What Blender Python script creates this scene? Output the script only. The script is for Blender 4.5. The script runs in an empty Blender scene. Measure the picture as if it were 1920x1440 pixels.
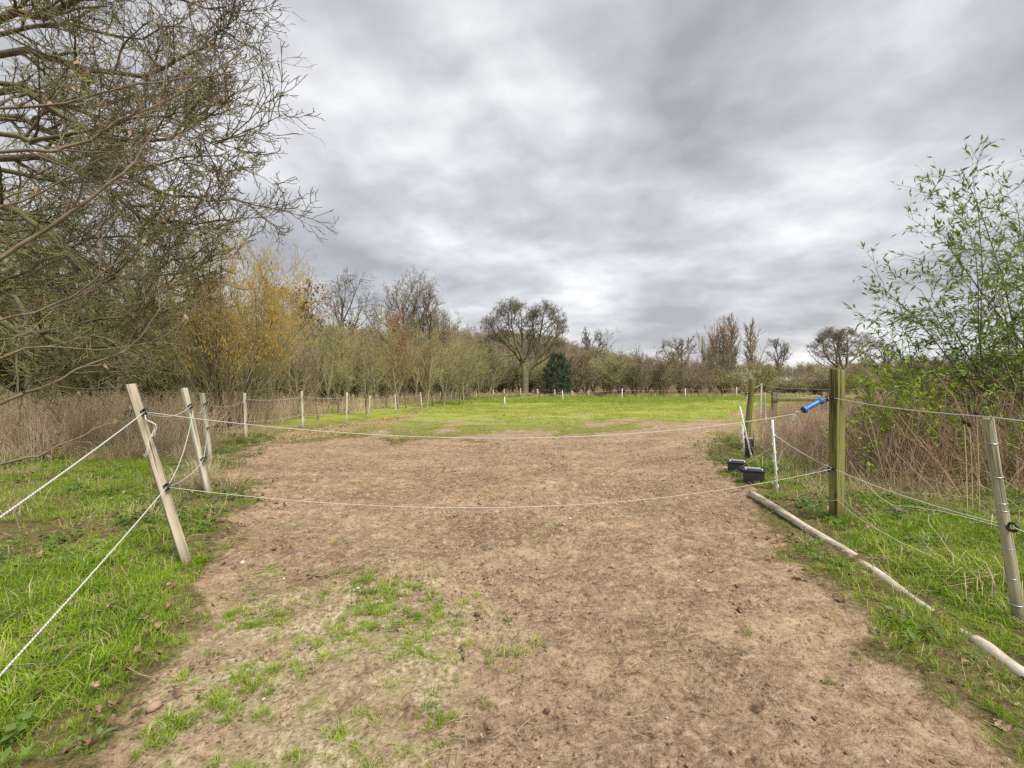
import bpy, math
import numpy as np
from mathutils import Vector, Matrix

# ------------------------------------------------------------------ camera, world, sun, exposure
scene = bpy.context.scene
col = scene.collection
F, CH = 853.0, 1.3                       # focal length in photo pixels (1920 wide), camera height in metres
cam_d = bpy.data.cameras.new('camera'); cam = bpy.data.objects.new('camera', cam_d); col.objects.link(cam)
cam.location = (0, 0, CH); cam.rotation_euler = (math.radians(90), 0, 0)
cam_d.sensor_width = 36; cam_d.lens = 36*F/1920; cam_d.clip_start = 0.05; cam_d.clip_end = 3000
scene.camera = cam

SUN_EL, SUN_AZ = 52.0, 140.0             # azimuth clockwise from the view direction (+Y): behind the camera's right shoulder
world = bpy.data.worlds.new('World'); scene.world = world; world.use_nodes = True
def build_world():
    nt = world.node_tree; nt.nodes.clear(); N = nt.nodes.new; L = nt.links.new
    def math_(op, a, b=None, c=None, clamp=False):
        n = N('ShaderNodeMath'); n.operation = op; n.use_clamp = clamp
        for i, v in enumerate((a, b, c)):
            if v is None: continue
            if isinstance(v, (int, float)): n.inputs[i].default_value = v
            else: L(v, n.inputs[i])
        return n.outputs[0]
    out = N('ShaderNodeOutputWorld'); bg = N('ShaderNodeBackground')
    sky = N('ShaderNodeTexSky'); sky.sky_type = 'NISHITA'; sky.sun_disc = False
    sky.sun_elevation = math.radians(SUN_EL); sky.sun_rotation = math.radians(SUN_AZ); sky.dust_density = 2.0
    tc = N('ShaderNodeTexCoord'); sep = N('ShaderNodeSeparateXYZ'); L(tc.outputs['Generated'], sep.inputs[0])
    z = math_('ADD', math_('MAXIMUM', sep.outputs[2], 0.0), 0.23)
    px = math_('DIVIDE', sep.outputs[0], z); py = math_('DIVIDE', sep.outputs[1], z)
    cmb = N('ShaderNodeCombineXYZ'); L(px, cmb.inputs[0]); L(py, cmb.inputs[1])
    def noise(scale, detail, rough, off, dist=0.0, sx=1.0, sy=1.0, rot=0.0):
        mp = N('ShaderNodeMapping'); mp.inputs['Location'].default_value = off; mp.inputs['Scale'].default_value = (sx, sy, 1)
        mp.inputs['Rotation'].default_value = (0, 0, rot)
        L(cmb.outputs[0], mp.inputs[0])
        n = N('ShaderNodeTexNoise'); n.inputs['Scale'].default_value = scale; n.inputs['Detail'].default_value = detail
        n.inputs['Roughness'].default_value = rough; n.inputs['Distortion'].default_value = dist
        L(mp.outputs[0], n.inputs['Vector']); return n.outputs['Fac']
    big = noise(0.75, 5, 0.5, (5.1, 0.7, 0), 0.1, 1.0, 0.85, 0.35)
    mid = noise(2.3, 8, 0.54, (7.3, 2.2, 0), 0.1, 1.0, 1.1, 0.35)
    s = math_('ADD', math_('MULTIPLY', big, 0.58), math_('MULTIPLY', mid, 0.42))
    ramp = N('ShaderNodeValToRGB'); L(s, ramp.inputs[0])
    e = ramp.color_ramp.elements
    e[0].position = 0.40; e[0].color = (0.375, 0.377, 0.40, 1)
    e[1].position = 0.61; e[1].color = (0.96, 0.96, 0.962, 1)
    m_ = e.new(0.50); m_.color = (0.60, 0.60, 0.62, 1)
    # thin blue-grey sky behind the deck
    nis = N('ShaderNodeMix'); nis.data_type = 'RGBA'; nis.blend_type = 'MULTIPLY'; nis.inputs[0].default_value = 1
    L(sky.outputs[0], nis.inputs[6]); nis.inputs[7].default_value = (0.3, 0.3, 0.3, 1)
    mix = N('ShaderNodeMix'); mix.data_type = 'RGBA'; mix.inputs[0].default_value = 0.94
    L(nis.outputs[2], mix.inputs[6]); L(ramp.outputs[0], mix.inputs[7])
    # the deck is lighter and thinner towards the horizon, all the way round
    low = math_('POWER', math_('SUBTRACT', 1.0, math_('MAXIMUM', sep.outputs[2], 0.0)), 9.0)
    m2 = N('ShaderNodeMix'); m2.data_type = 'RGBA'; L(math_('MULTIPLY', low, 0.30), m2.inputs[0])
    L(mix.outputs[2], m2.inputs[6]); m2.inputs[7].default_value = (0.84, 0.84, 0.85, 1)
    L(m2.outputs[2], bg.inputs[0]); bg.inputs[1].default_value = 0.315
    L(bg.outputs[0], out.inputs[0])
build_world()
sun_d = bpy.data.lights.new('sun', 'SUN'); sun = bpy.data.objects.new('sun', sun_d); col.objects.link(sun)
sun_d.energy = 1.5; sun_d.angle = math.radians(20); sun_d.color = (1.0, 0.95, 0.88)
_a, _e = math.radians(SUN_AZ), math.radians(SUN_EL)
sun.rotation_euler = Vector((-math.sin(_a)*math.cos(_e), -math.cos(_a)*math.cos(_e), -math.sin(_e))).to_track_quat('-Z', 'Y').to_euler()
sun.location = (0, 0, 60)
vs = scene.view_settings; vs.view_transform = 'Standard'; vs.look = 'None'; vs.gamma = 1; vs.exposure = 1.8; vs.use_curve_mapping = False
scene.cycles.max_bounces = 6; scene.cycles.diffuse_bounces = 3; scene.cycles.glossy_bounces = 2; scene.cycles.transparent_max_bounces = 8
scene.cycles.use_denoising = False
try:
    scene.cycles.denoiser = 'OPENIMAGEDENOISE'; scene.cycles.denoising_prefilter = 'ACCURATE'; scene.cycles.denoising_input_passes = 'RGB_ALBEDO_NORMAL'
except Exception: pass
scene.cycles.sample_clamp_indirect = 4

# ------------------------------------------------------------------ helpers: numbers
rng = np.random.default_rng(11)
def _hash(ix, iy, seed):
    h = (ix.astype(np.int64)*374761393 + iy.astype(np.int64)*668265263 + seed*2147483647) & 0xffffffff
    h = ((h ^ (h >> 13))*1274126177) & 0xffffffff
    return ((h ^ (h >> 16)) & 0xffffff)/float(0xffffff)
def vnoise(x, y, seed=0):
    x = np.asarray(x, float); y = np.asarray(y, float)
    ix = np.floor(x); iy = np.floor(y); fx = x-ix; fy = y-iy
    ux = fx*fx*fx*(fx*(fx*6-15)+10); uy = fy*fy*fy*(fy*(fy*6-15)+10)
    a = _hash(ix, iy, seed); b = _hash(ix+1, iy, seed); c = _hash(ix, iy+1, seed); d = _hash(ix+1, iy+1, seed)
    return (a*(1-ux)+b*ux)*(1-uy)+(c*(1-ux)+d*ux)*uy
def fbm(x, y, seed=0, oct=4, gain=0.5):
    s = 0; a = 1; t = 0
    for i in range(oct):
        s = s+a*vnoise(x*2**i+i*17.3, y*2**i-i*9.1, seed+i); t += a; a *= gain
    return s/t
def sstep(a, b, x):
    t = np.clip((np.asarray(x, float)-a)/(b-a), 0, 1); return t*t*(3-2*t)
def gp(px, py):                          # photo pixel -> point on the flat ground
    d = F*CH/(py-720.0); return ((px-960.0)/F*d, d)
def at(px, py, d):                       # photo pixel at a known depth
    return np.array([(px-960.0)/F*d, d, CH+(720.0-py)/F*d])
def sdf(poly, x, y):                     # signed distance to a polygon, negative inside
    poly = np.asarray(poly, float); n = len(poly)
    best = np.full(np.shape(x), 1e18); ins = np.zeros(np.shape(x), bool)
    for i in range(n):
        ax, ay = poly[i]; bx, by = poly[(i+1) % n]
        ex, ey = bx-ax, by-ay; wx, wy = x-ax, y-ay
        t = np.clip((wx*ex+wy*ey)/(ex*ex+ey*ey+1e-12), 0, 1)
        best = np.minimum(best, (wx-ex*t)**2+(wy-ey*t)**2)
        c = ((ay <= y) & (by > y)) | ((by <= y) & (ay > y))
        with np.errstate(divide='ignore', invalid='ignore'):
            xi = ax+(y-ay)/(by-ay if by != ay else 1e-9)*ex
        ins ^= c & (x < xi)
    d = np.sqrt(best); return np.where(ins, -d, d)

# ------------------------------------------------------------------ helpers: meshes and objects
def raw_mesh(name, V, faces, mats=(), midx=None, smooth=False):
    V = np.asarray(V, np.float32).reshape(-1, 3)
    faces = [np.asarray(f, np.int32) for f in faces if len(f)]
    me = bpy.data.meshes.new(name); me.vertices.add(len(V)); me.vertices.foreach_set('co', V.ravel())
    li = np.concatenate([f.ravel() for f in faces]); cnt = np.concatenate([np.full(len(f), f.shape[1], np.int32) for f in faces])
    me.loops.add(len(li)); me.loops.foreach_set('vertex_index', li)
    me.polygons.add(len(cnt)); me.polygons.foreach_set('loop_start', np.concatenate([[0], np.cumsum(cnt)[:-1]]).astype(np.int32))
    if midx is not None: me.polygons.foreach_set('material_index', np.asarray(midx, np.int32))
    if smooth: me.polygons.foreach_set('use_smooth', np.ones(len(cnt), bool))
    me.update(calc_edges=True)
    for m in mats: me.materials.append(m)
    return me
class MB:                                # collects shapes of one mesh
    def __init__(s): s.V = []; s.Q = []; s.T = []; s.n = 0
    def add(s, V, Q=None, T=None):
        V = np.asarray(V, float).reshape(-1, 3); s.V.append(V)
        if Q is not None and len(Q): s.Q.append(np.asarray(Q)+s.n)
        if T is not None and len(T): s.T.append(np.asarray(T)+s.n)
        s.n += len(V); return s
    def tubes(s, P, R, sides=3, cap=False):
        P = np.asarray(P, float); R = np.asarray(R, float)
        if P.ndim == 2: P = P[None]; R = np.broadcast_to(R, P.shape[1])[None]
        B, n, _ = P.shape
        T = np.empty_like(P); T[:, 1:-1] = P[:, 2:]-P[:, :-2]; T[:, 0] = P[:, 1]-P[:, 0]; T[:, -1] = P[:, -1]-P[:, -2]
        T /= np.linalg.norm(T, axis=2, keepdims=True)+1e-12
        m = np.abs(P[:, -1]-P[:, 0]); ax = np.zeros((B, 3)); ax[np.arange(B), np.argmin(m, axis=1)] = 1
        U = np.cross(T, ax[:, None, :]); U /= np.linalg.norm(U, axis=2, keepdims=True)+1e-12; W = np.cross(T, U)
        an = np.arange(sides)*2*math.pi/sides
        V = P[:, :, None, :]+R[:, :, None, None]*(U[:, :, None, :]*np.cos(an)[None, None, :, None]+W[:, :, None, :]*np.sin(an)[None, None, :, None])
        base = np.arange(B)[:, None, None]*(n*sides)+np.arange(n-1)[None, :, None]*sides
        k = np.arange(sides)[None, None, :]; k2 = (k+1) % sides
        Q = np.stack([base+k, base+k2, base+sides+k2, base+sides+k], axis=-1).reshape(-1, 4)
        Tq = None
        if cap:
            Tq = []
            for b in range(B):
                o = b*n*sides
                for j in range(1, sides-1): Tq += [[o, o+j+1, o+j], [o+(n-1)*sides, o+(n-1)*sides+j, o+(n-1)*sides+j+1]]
        return s.add(V.reshape(-1, 3), Q, Tq)
    def box(s, c, size, M=None):
        c = np.asarray(c, float); h = np.asarray(size, float)/2
        v = np.array([[x, y, z] for z in (-1, 1) for y in (-1, 1) for x in (-1, 1)])*h
        if M is not None: v = v @ np.asarray(M, float).T
        return s.add(v+c, [[0, 2, 3, 1], [4, 5, 7, 6], [0, 1, 5, 4], [2, 6, 7, 3], [0, 4, 6, 2], [1, 3, 7, 5]])
    def leaves(s, P, D, Nn, L, Wd, fold=0.15):
        D = D/(np.linalg.norm(D, axis=1, keepdims=True)+1e-9); S = np.cross(D, Nn); S /= np.linalg.norm(S, axis=1, keepdims=True)+1e-9
        Nn = np.cross(S, D); L = np.asarray(L)[:, None]; Wd = np.asarray(Wd)[:, None]
        a = P; b = P+D*L*0.45+S*Wd*0.5+Nn*Wd*fold; c = P+D*L-Nn*L*0.06; d = P+D*L*0.45-S*Wd*0.5+Nn*Wd*fold
        V = np.stack([a, b, c, d], 1).reshape(-1, 3); n = len(P)
        o = np.arange(n)[:, None]*4
        return s.add(V, None, np.concatenate([o+[0, 1, 2], o+[0, 2, 3]]))
    def mesh(s, name, mat, smooth=False):
        f = ([np.concatenate(s.Q)] if s.Q else [])+([np.concatenate(s.T)] if s.T else [])
        return raw_mesh(name, np.concatenate(s.V), f, [mat], None, smooth)
def tag(o, label=None, cat=None, group=None, kind=None):
    if label: o['label'] = label
    if cat: o['category'] = cat
    if group: o['group'] = group
    if kind: o['kind'] = kind
    return o
def obj(name, me, parent=None, loc=None, rz=0.0):
    o = bpy.data.objects.new(name, me); col.objects.link(o); o.parent = parent
    if loc is not None: o.location = loc
    if rz: o.rotation_euler = (0, 0, rz)
    return o
def thing(name, loc, label, cat, group=None, rz=0.0):
    return tag(obj(name, None, None, loc, rz), label, cat, group)
def copy_tree(o, parent=None):
    c = o.copy(); col.objects.link(c); c.parent = parent
    for ch in list(o.children): copy_tree(ch, c)
    return c
def bevel(o, w, seg=2):
    m = o.modifiers.new('bevel', 'BEVEL'); m.width = w; m.segments = seg; m.limit_method = 'ANGLE'
    return o
def scatter(name, P, protos, rot=None, scl=None, seed=1, label=None, cat=None):
    """one uncountable mass: small meshes instanced on the points P"""
    r = np.random.default_rng(seed); P = np.asarray(P, np.float32); n = len(P)
    me = bpy.data.meshes.new(name); me.vertices.add(n); me.vertices.foreach_set('co', P.ravel())
    if rot is None: rot = np.stack([r.normal(0, .1, n), r.normal(0, .1, n), r.uniform(0, 6.283, n)], 1)
    if scl is None: scl = r.uniform(.7, 1.3, n)
    a = me.attributes.new('rot', 'FLOAT_VECTOR', 'POINT'); a.data.foreach_set('vector', np.asarray(rot, np.float32).ravel())
    a = me.attributes.new('scl', 'FLOAT', 'POINT'); a.data.foreach_set('value', np.asarray(scl, np.float32))
    a = me.attributes.new('idx', 'INT', 'POINT'); a.data.foreach_set('value', r.integers(0, len(protos), n).astype(np.int32))
    c = bpy.data.collections.new(name+'_pieces')
    for m in protos: c.objects.link(bpy.data.objects.new(name+'_piece', m))
    o = obj(name, me); tag(o, label, cat, None, 'stuff')
    ng = bpy.data.node_groups.new(name+'_scatter', 'GeometryNodeTree')
    ng.interface.new_socket('Geometry', in_out='INPUT', socket_type='NodeSocketGeometry')
    ng.interface.new_socket('Geometry', in_out='OUTPUT', socket_type='NodeSocketGeometry')
    N = ng.nodes.new; L = ng.links.new
    gi = N('NodeGroupInput'); go = N('NodeGroupOutput'); ip = N('GeometryNodeInstanceOnPoints'); ci = N('GeometryNodeCollectionInfo')
    ci.inputs['Collection'].default_value = c; ci.inputs['Separate Children'].default_value = True; ci.inputs['Reset Children'].default_value = True
    def na(nm, t):
        x = N('GeometryNodeInputNamedAttribute'); x.data_type = t; x.inputs['Name'].default_value = nm; return x.outputs['Attribute']
    e2r = N('FunctionNodeEulerToRotation'); L(na('rot', 'FLOAT_VECTOR'), e2r.inputs[0])
    L(gi.outputs[0], ip.inputs['Points']); L(ci.outputs[0], ip.inputs['Instance']); ip.inputs['Pick Instance'].default_value = True
    L(na('idx', 'INT'), ip.inputs['Instance Index']); L(e2r.outputs[0], ip.inputs['Rotation']); L(na('scl', 'FLOAT'), ip.inputs['Scale'])
    L(ip.outputs[0], go.inputs[0])
    md = o.modifiers.new('scatter', 'NODES'); md.node_group = ng
    return o

# ------------------------------------------------------------------ helpers: materials
class NT:
    def __init__(s, name):
        s.m = bpy.data.materials.new(name); s.m.use_nodes = True; s.t = s.m.node_tree; s.t.nodes.clear()
        s.out = s.t.nodes.new('ShaderNodeOutputMaterial')
    def n(s, t, **kw):
        x = s.t.nodes.new(t)
        for k, v in kw.items(): setattr(x, k, v)
        return x
    def l(s, a, b): s.t.links.new(a, b)
    def coords(s, which='Object'): return s.n('ShaderNodeTexCoord').outputs[which]
    def noise(s, scale, detail=4, rough=0.55, vec=None, stretch=None, dist=0):
        n = s.n('ShaderNodeTexNoise'); n.inputs['Scale'].default_value = scale; n.inputs['Detail'].default_value = detail
        n.inputs['Roughness'].default_value = rough; n.inputs['Distortion'].default_value = dist
        v = vec if vec is not None else s.n('ShaderNodeNewGeometry').outputs['Position']
        if stretch:
            mp = s.n('ShaderNodeMapping'); mp.inputs['Scale'].default_value = stretch; s.l(v, mp.inputs[0]); v = mp.outputs[0]
        s.l(v, n.inputs['Vector']); return n.outputs['Fac']
    def ramp(s, fac, stops):
        r = s.n('ShaderNodeValToRGB'); s.l(fac, r.inputs[0]); e = r.color_ramp.elements
        while len(e) < len(stops): e.new(0.5)
        for i, (p, c) in enumerate(stops): e[i].position = p; e[i].color = (*c, 1) if len(c) == 3 else c
        return r.outputs[0]
    def mix(s, fac, a, b, blend='MIX'):
        x = s.n('ShaderNodeMix'); x.data_type = 'RGBA'; x.blend_type = blend
        for i, v in ((0, fac), (6, a), (7, b)):
            if isinstance(v, (int, float)): x.inputs[i].default_value = v
            elif isinstance(v, tuple): x.inputs[i].default_value = (*v, 1)
            else: s.l(v, x.inputs[i])
        return x.outputs[2]
    def math(s, op, a, b=0.0, clamp=False):
        x = s.n('ShaderNodeMath'); x.operation = op; x.use_clamp = clamp
        for i, v in ((0, a), (1, b)):
            if isinstance(v, (int, float)): x.inputs[i].default_value = v
            else: s.l(v, x.inputs[i])
        return x.outputs[0]
    def attr(s, name): x = s.n('ShaderNodeAttribute'); x.attribute_name = name; return x.outputs['Fac']
    def rand(s): return s.n('ShaderNodeObjectInfo').outputs['Random']
    def bump(s, h, strength, dist):
        b = s.n('ShaderNodeBump'); b.inputs['Strength'].default_value = strength; b.inputs['Distance'].default_value = dist
        s.l(h, b.inputs['Height']); return b.outputs[0]
    def done(s, color, rough=0.85, spec=0.2, normal=None, metal=0.0, trans=0.0):
        p = s.n('ShaderNodeBsdfPrincipled')
        if isinstance(color, tuple): p.inputs['Base Color'].default_value = (*color, 1)
        else: s.l(color, p.inputs['Base Color'])
        p.inputs['Roughness'].default_value = rough; p.inputs['Specular IOR Level'].default_value = spec; p.inputs['Metallic'].default_value = metal
        if normal is not None: s.l(normal, p.inputs['Normal'])
        sh = p.outputs[0]
        if trans:
            t = s.n('ShaderNodeBsdfTranslucent'); mx = s.n('ShaderNodeMixShader'); mx.inputs[0].default_value = trans
            if isinstance(color, tuple): t.inputs[0].default_value = (*color, 1)
            else: s.l(color, t.inputs[0])
            s.l(sh, mx.inputs[1]); s.l(t.outputs[0], mx.inputs[2]); sh = mx.outputs[0]
        s.l(sh, s.out.inputs[0]); return s.m
def leafmat(name, cols, rough=0.6, trans=0.3, nscale=9.0):
    """leaf-like: the colours spread over pieces by position noise and per-piece random"""
    t = NT(name); f = t.noise(nscale, 3, 0.6); r = t.rand()
    v = t.math('ADD', t.math('MULTIPLY', f, 0.65), t.math('MULTIPLY', r, 0.35))
    k = len(cols)
    return t.done(t.ramp(v, [(0.28+0.44*i/(k-1), c) for i, c in enumerate(cols)]), rough, 0.25, None, 0, trans)
def barkmat(name, cols, moss=None, mossamt=0.0, scale=6.0):
    t = NT(name); f = t.noise(scale, 5, 0.65)
    c = t.ramp(f, [(0.3+0.4*i/(len(cols)-1), x) for i, x in enumerate(cols)])
    r = t.rand(); c = t.mix(1.0, c, t.ramp(r, [(0.0, (0.82, 0.82, 0.82)), (1.0, (1.15, 1.12, 1.08))]), 'MULTIPLY')
    if moss:
        n2 = t.noise(scale*0.35, 3, 0.6); sp = t.n('ShaderNodeSeparateXYZ'); t.l(t.n('ShaderNodeNewGeometry').outputs['Normal'], sp.inputs[0])
        k = t.math('ADD', t.math('MULTIPLY', sp.outputs[2], 0.35), n2)
        k = t.math('MULTIPLY', t.math('SUBTRACT', k, 0.62-mossamt), 3.5, True)
        c = t.mix(k, c, moss)
    return t.done(c, 0.9, 0.1)
# ------------------------------------------------------------------ the ground
back = [(2.4, 0.0), (2.6, -25.0), (-1.9, -25.0), (-1.35, 0.0)]
dirt_poly = [gp(*p) for p in [(170, 1440), (300, 1290), (380, 1180), (430, 1115), (425, 1082), (362, 1058), (372, 1020), (402, 985), (428, 955), (438, 925),
    (432, 890), (450, 862), (490, 842), (560, 830), (640, 828), (760, 834), (900, 830), (1000, 824), (1130, 814), (1210, 808), (1290, 796), (1370, 783), (1398, 776),
    (1385, 800), (1358, 825), (1342, 850), (1338, 880), (1346, 905), (1385, 925), (1420, 955), (1445, 985), (1470, 1020), (1500, 1060), (1545, 1110), (1590, 1150),
    (1625, 1200), (1690, 1250), (1780, 1310), (1880, 1370), (1960, 1415)]]+back
moss_poly = [gp(*p) for p in [(180, 1440), (300, 1300), (390, 1180), (430, 1105), (560, 1085), (700, 1075), (830, 1090), (890, 1140), (870, 1220), (830, 1300), (780, 1370), (740, 1440)]]+[(-.3, .9), (-.5, -4), (-1.2, -4), (-1.2, .9)]
litter_poly = [gp(*p) for p in [(440, 858), (470, 838), (520, 818), (600, 804), (690, 792), (760, 779), (800, 770), (790, 776), (730, 796), (640, 816), (560, 832), (490, 848)]]
def dirt_mask(x, y):
    n = fbm(x*1.6, y*1.6, 3, 4)-0.5; n2 = fbm(x*7, y*7, 9, 3)-0.5
    w = 0.10+0.05*np.clip(y, 0, 20)
    d = sdf(dirt_poly, x, y)+n*(0.5+0.12*np.clip(y, 0, 20))+n2*0.18
    m = 1-sstep(-w, w, d)
    # the turf starts raggedly: trodden patches thin out into the field
    inside = sstep(0, 1.0, x-np.interp(y, [7, 9, 12, 16, 25], [-5.4, -5.0, -4.3, -3.4, -3]))*(1-sstep(3.6, 5.0, x-(y-9)*.45))
    patch = sstep(.40, .62, fbm(x*1.1, y*.8, 13, 4, .6)+.20*(1-sstep(9.0, 15, y))-.12)
    return np.maximum(m, patch*inside*sstep(8, 9.5, y)*(1-sstep(13, 21, y)))
def moss_mask(x, y):
    n = fbm(x*2.2, y*2.2, 21, 4)-0.5
    return 1-sstep(-0.22, 0.22, sdf(moss_poly, x, y)+n*0.7)
def litter_mask(x, y):
    n = fbm(x*1.1, y*1.1, 31, 4)-0.5
    return 1-sstep(-0.25, 0.25, sdf(litter_poly, x, y)+n*1.3)
def hill(x, y):
    d = np.sqrt(x*x+y*y)+1e-6; a = x/np.maximum(d, 1)              # bearing: -1 left, +1 right
    ridge = 19*sstep(95, 255, d)
    side = 0.22+0.78*(1-sstep(0.0, 0.30, a+0.02))+0.10*np.sin(a*9.0)
    return ridge*np.clip(side, 0.14, 1.3)*(y > 0)+1.5*(fbm(x/60, y/60, 5, 3)-0.5)*sstep(60, 120, d)
def ground_z(x, y):
    x = np.asarray(x, float); y = np.asarray(y, float)
    z = hill(x, y)
    z = z+0.34*np.exp(-(((x-12.3)/2.6)**2+((y-26)/2.2)**2))          # grassy hump in the field
    z = z+0.07*sstep(2.4, 3.6, x)*sstep(0.5, 2, y)*(1-sstep(20, 40, y))   # right bank
    z = z+0.05*sstep(2.5, 4.0, -x)*(1-sstep(20, 40, y))
    z = z+0.10*(fbm(x/3.5, y/3.5, 41, 3)-0.5)*sstep(6, 14, y)
    return z
def gz(x, y): return float(ground_z(np.array([x]), np.array([y]))[0])
def build_ground():
    def axis(lo, hi, step, far_lo, far_hi, g=1.09):
        a = list(np.arange(lo, hi, step)); s = step; v = a[-1]
        while v < far_hi: s *= g; v += s; a.append(v)
        s = step; v = lo; b = []
        while v > far_lo: s *= g; v -= s; b.append(v)
        return np.array(b[::-1]+a)
    xs = axis(-4.2, 4.2, 0.028, -1400, 1400, 1.075); ys = axis(1.0, 6.2, 0.026, -60, 1500, 1.055)
    X, Y = np.meshgrid(xs, ys); x, y = X.ravel(), Y.ravel()
    dm = dirt_mask(x, y); mm = moss_mask(x, y); lm = litter_mask(x, y)
    near = 1-sstep(9, 22, np.hypot(x, y))
    z = ground_z(x, y)
    clod = fbm(x*9, y*9, 51, 4, 0.6)
    z = z+near*(0.045*(fbm(x*1.7, y*1.7, 52, 3)-0.5)+0.046*(clod-0.5)+0.022*(np.abs(fbm(x*15, y*15, 54, 3)-0.5)*2))
    z = z+near*dm*0.030*np.exp(-((y-3.45-.10*np.sin(x*2.3)-.05*x)/.10)**2)*(x < 1.2)*(.3+1.4*vnoise(x*5, y*5, 58))   # trodden lip along the gateway
    z = z+near*(1-dm)*0.05*(fbm(x*3.1, y*3.1, 57, 3)-0.4)
    # shallow hoof scuffs in the bare earth
    r = np.random.default_rng(5)
    for _ in range(420):
        hx, hy = r.uniform(-3.2, 3.6), r.uniform(1.2, 10); q = r.uniform(.05, .10); a = r.uniform(0, 3.14); e = r.uniform(.5, .9)
        m = (np.abs(x-hx) < .3) & (np.abs(y-hy) < .3)
        u = (x[m]-hx)*math.cos(a)+(y[m]-hy)*math.sin(a); v = -(x[m]-hx)*math.sin(a)+(y[m]-hy)*math.cos(a)
        d = np.sqrt((u/q)**2+(v/(q*e))**2)
        z[m] += dm[m]*(-0.022*np.exp(-(d/0.8)**4)+0.013*np.exp(-((d-1.25)/0.3)**2)*(u > -q*.3))
    nx, ny = len(xs), len(ys)
    i = (np.arange(ny-1)[:, None]*nx+np.arange(nx-1)[None, :]).ravel()
    me = raw_mesh('ground', np.stack([x, y, z], 1), [np.stack([i, i+1, i+nx+1, i+nx], 1)], [], None, True)
    for nm, v in (('dirt', dm), ('mossy', mm), ('litter', lm)):
        a = me.attributes.new(nm, 'FLOAT', 'POINT'); a.data.foreach_set('value', v.astype(np.float32))
    t = NT('earth_and_turf')
    fine = t.noise(42, 6, 0.7); med = t.noise(7, 5, 0.62); big = t.noise(0.8, 4, 0.6); vf = t.noise(95, 4, 0.7); cl = t.noise(17, 5, 0.65)
    dirt = t.ramp(med, [(0.28, (0.19, 0.128, 0.077)), (0.5, (0.295, 0.207, 0.13)), (0.72, (0.405, 0.305, 0.202))])
    tread = t.noise(0.9, 5, 0.6, None, (1.0, 1.5, 1.0), .4)
    dirt = t.mix(1.0, dirt, t.ramp(tread, [(0.32, (0.70, 0.67, 0.64)), (0.5, (1.0, 1.0, 1.0)), (0.66, (1.30, 1.28, 1.25))]), 'MULTIPLY')
    dirt = t.mix(t.math('MULTIPLY', t.math('SUBTRACT', fine, 0.50), 4.0, True), dirt, (0.48, 0.37, 0.25))
    dirt = t.mix(t.math('MULTIPLY', t.math('SUBTRACT', 0.46, fine), 8.0, True), dirt, (0.105, 0.066, 0.040))
    dirt = t.mix(t.math('MULTIPLY', t.math('SUBTRACT', vf, 0.60), 8.0, True), dirt, (0.50, 0.40, 0.28))
    dirt = t.mix(t.math('MULTIPLY', t.math('SUBTRACT', cl, 0.54), 7.0, True), dirt, (0.47, 0.36, 0.245))
    dirt = t.mix(t.math('MULTIPLY', t.math('SUBTRACT', 0.42, cl), 9.0, True), dirt, (0.12, 0.078, 0.048))
    dirt = t.mix(t.math('MULTIPLY', t.math('SUBTRACT', 0.38, vf), 8.0, True), dirt, (0.11, 0.072, 0.045))
    straw = t.ramp(fine, [(0.36, (0.19, 0.145, 0.08)), (0.5, (0.41, 0.34, 0.20)), (0.64, (0.60, 0.52, 0.36))])
    straw = t.mix(t.math('MULTIPLY', t.math('SUBTRACT', med, 0.52), 7.0, True), straw, (0.22, 0.235, 0.05))
    turf_a = t.ramp(big, [(0.30, (0.19, 0.245, 0.03)), (0.5, (0.27, 0.305, 0.05)), (0.70, (0.37, 0.34, 0.12))])
    turf = t.mix(t.math('MULTIPLY', t.math('SUBTRACT', med, 0.5), 3.5, True), turf_a, (0.13, 0.17, 0.022))
    # close by, the soil between the blades of grass
    geo = t.n('ShaderNodeNewGeometry'); sp = t.n('ShaderNodeSeparateXYZ'); t.l(geo.outputs['Position'], sp.inputs[0])
    far = t.math('MULTIPLY', t.math('SUBTRACT', sp.outputs[1], 9.0), 0.12, True)
    soil = t.ramp(fine, [(0.35, (0.075, 0.055, 0.026)), (0.5, (0.145, 0.115, 0.05)), (0.65, (0.22, 0.175, 0.09))])
    soil = t.mix(t.math('MULTIPLY', t.math('SUBTRACT', med, 0.52), 5.0, True), soil, (0.13, 0.165, 0.03))
    turf = t.mix(far, soil, turf)
    # worn places out in the field
    worn = t.noise(0.16, 5, 0.65, None, (1.0, 2.6, 1.0))
    wf = t.math('MULTIPLY', t.math('MULTIPLY', t.math('SUBTRACT', worn, 0.53), 9.0, True), far)
    turf = t.mix(t.math('MULTIPLY', wf, 0.75), turf, (0.40, 0.33, 0.17))
    c = t.mix(t.attr('litter'), turf, t.ramp(fine, [(0.35, (0.15, 0.10, 0.045)), (0.5, (0.32, 0.235, 0.11)), (0.65, (0.48, 0.38, 0.20))]))
    patch = t.math('ADD', t.attr('dirt'), t.math('MULTIPLY', t.math('SUBTRACT', med, 0.5), 0.9))
    c = t.mix(t.math('MULTIPLY', t.math('SUBTRACT', patch, 0.35), 3.0, True), c, dirt)
    mp = t.math('MULTIPLY', t.attr('mossy'), t.math('MULTIPLY', t.math('SUBTRACT', t.noise(2.6, 4, 0.65), 0.36), 5.0, True))
    c = t.mix(t.math('MULTIPLY', mp, 0.95), c, straw)
    # woodland floor beyond the field
    wood = t.math('MULTIPLY', t.math('SUBTRACT', sp.outputs[1], 48.0), 0.10, True)
    c = t.mix(wood, c, (0.135, 0.095, 0.055))
    h = t.math('ADD', t.math('MULTIPLY', fine, 0.5), t.math('ADD', t.math('MULTIPLY', vf, 0.2), t.math('MULTIPLY', cl, 0.7)))
    t.done(c, 0.95, 0.08, t.bump(h, 1.0, 0.035))
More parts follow.
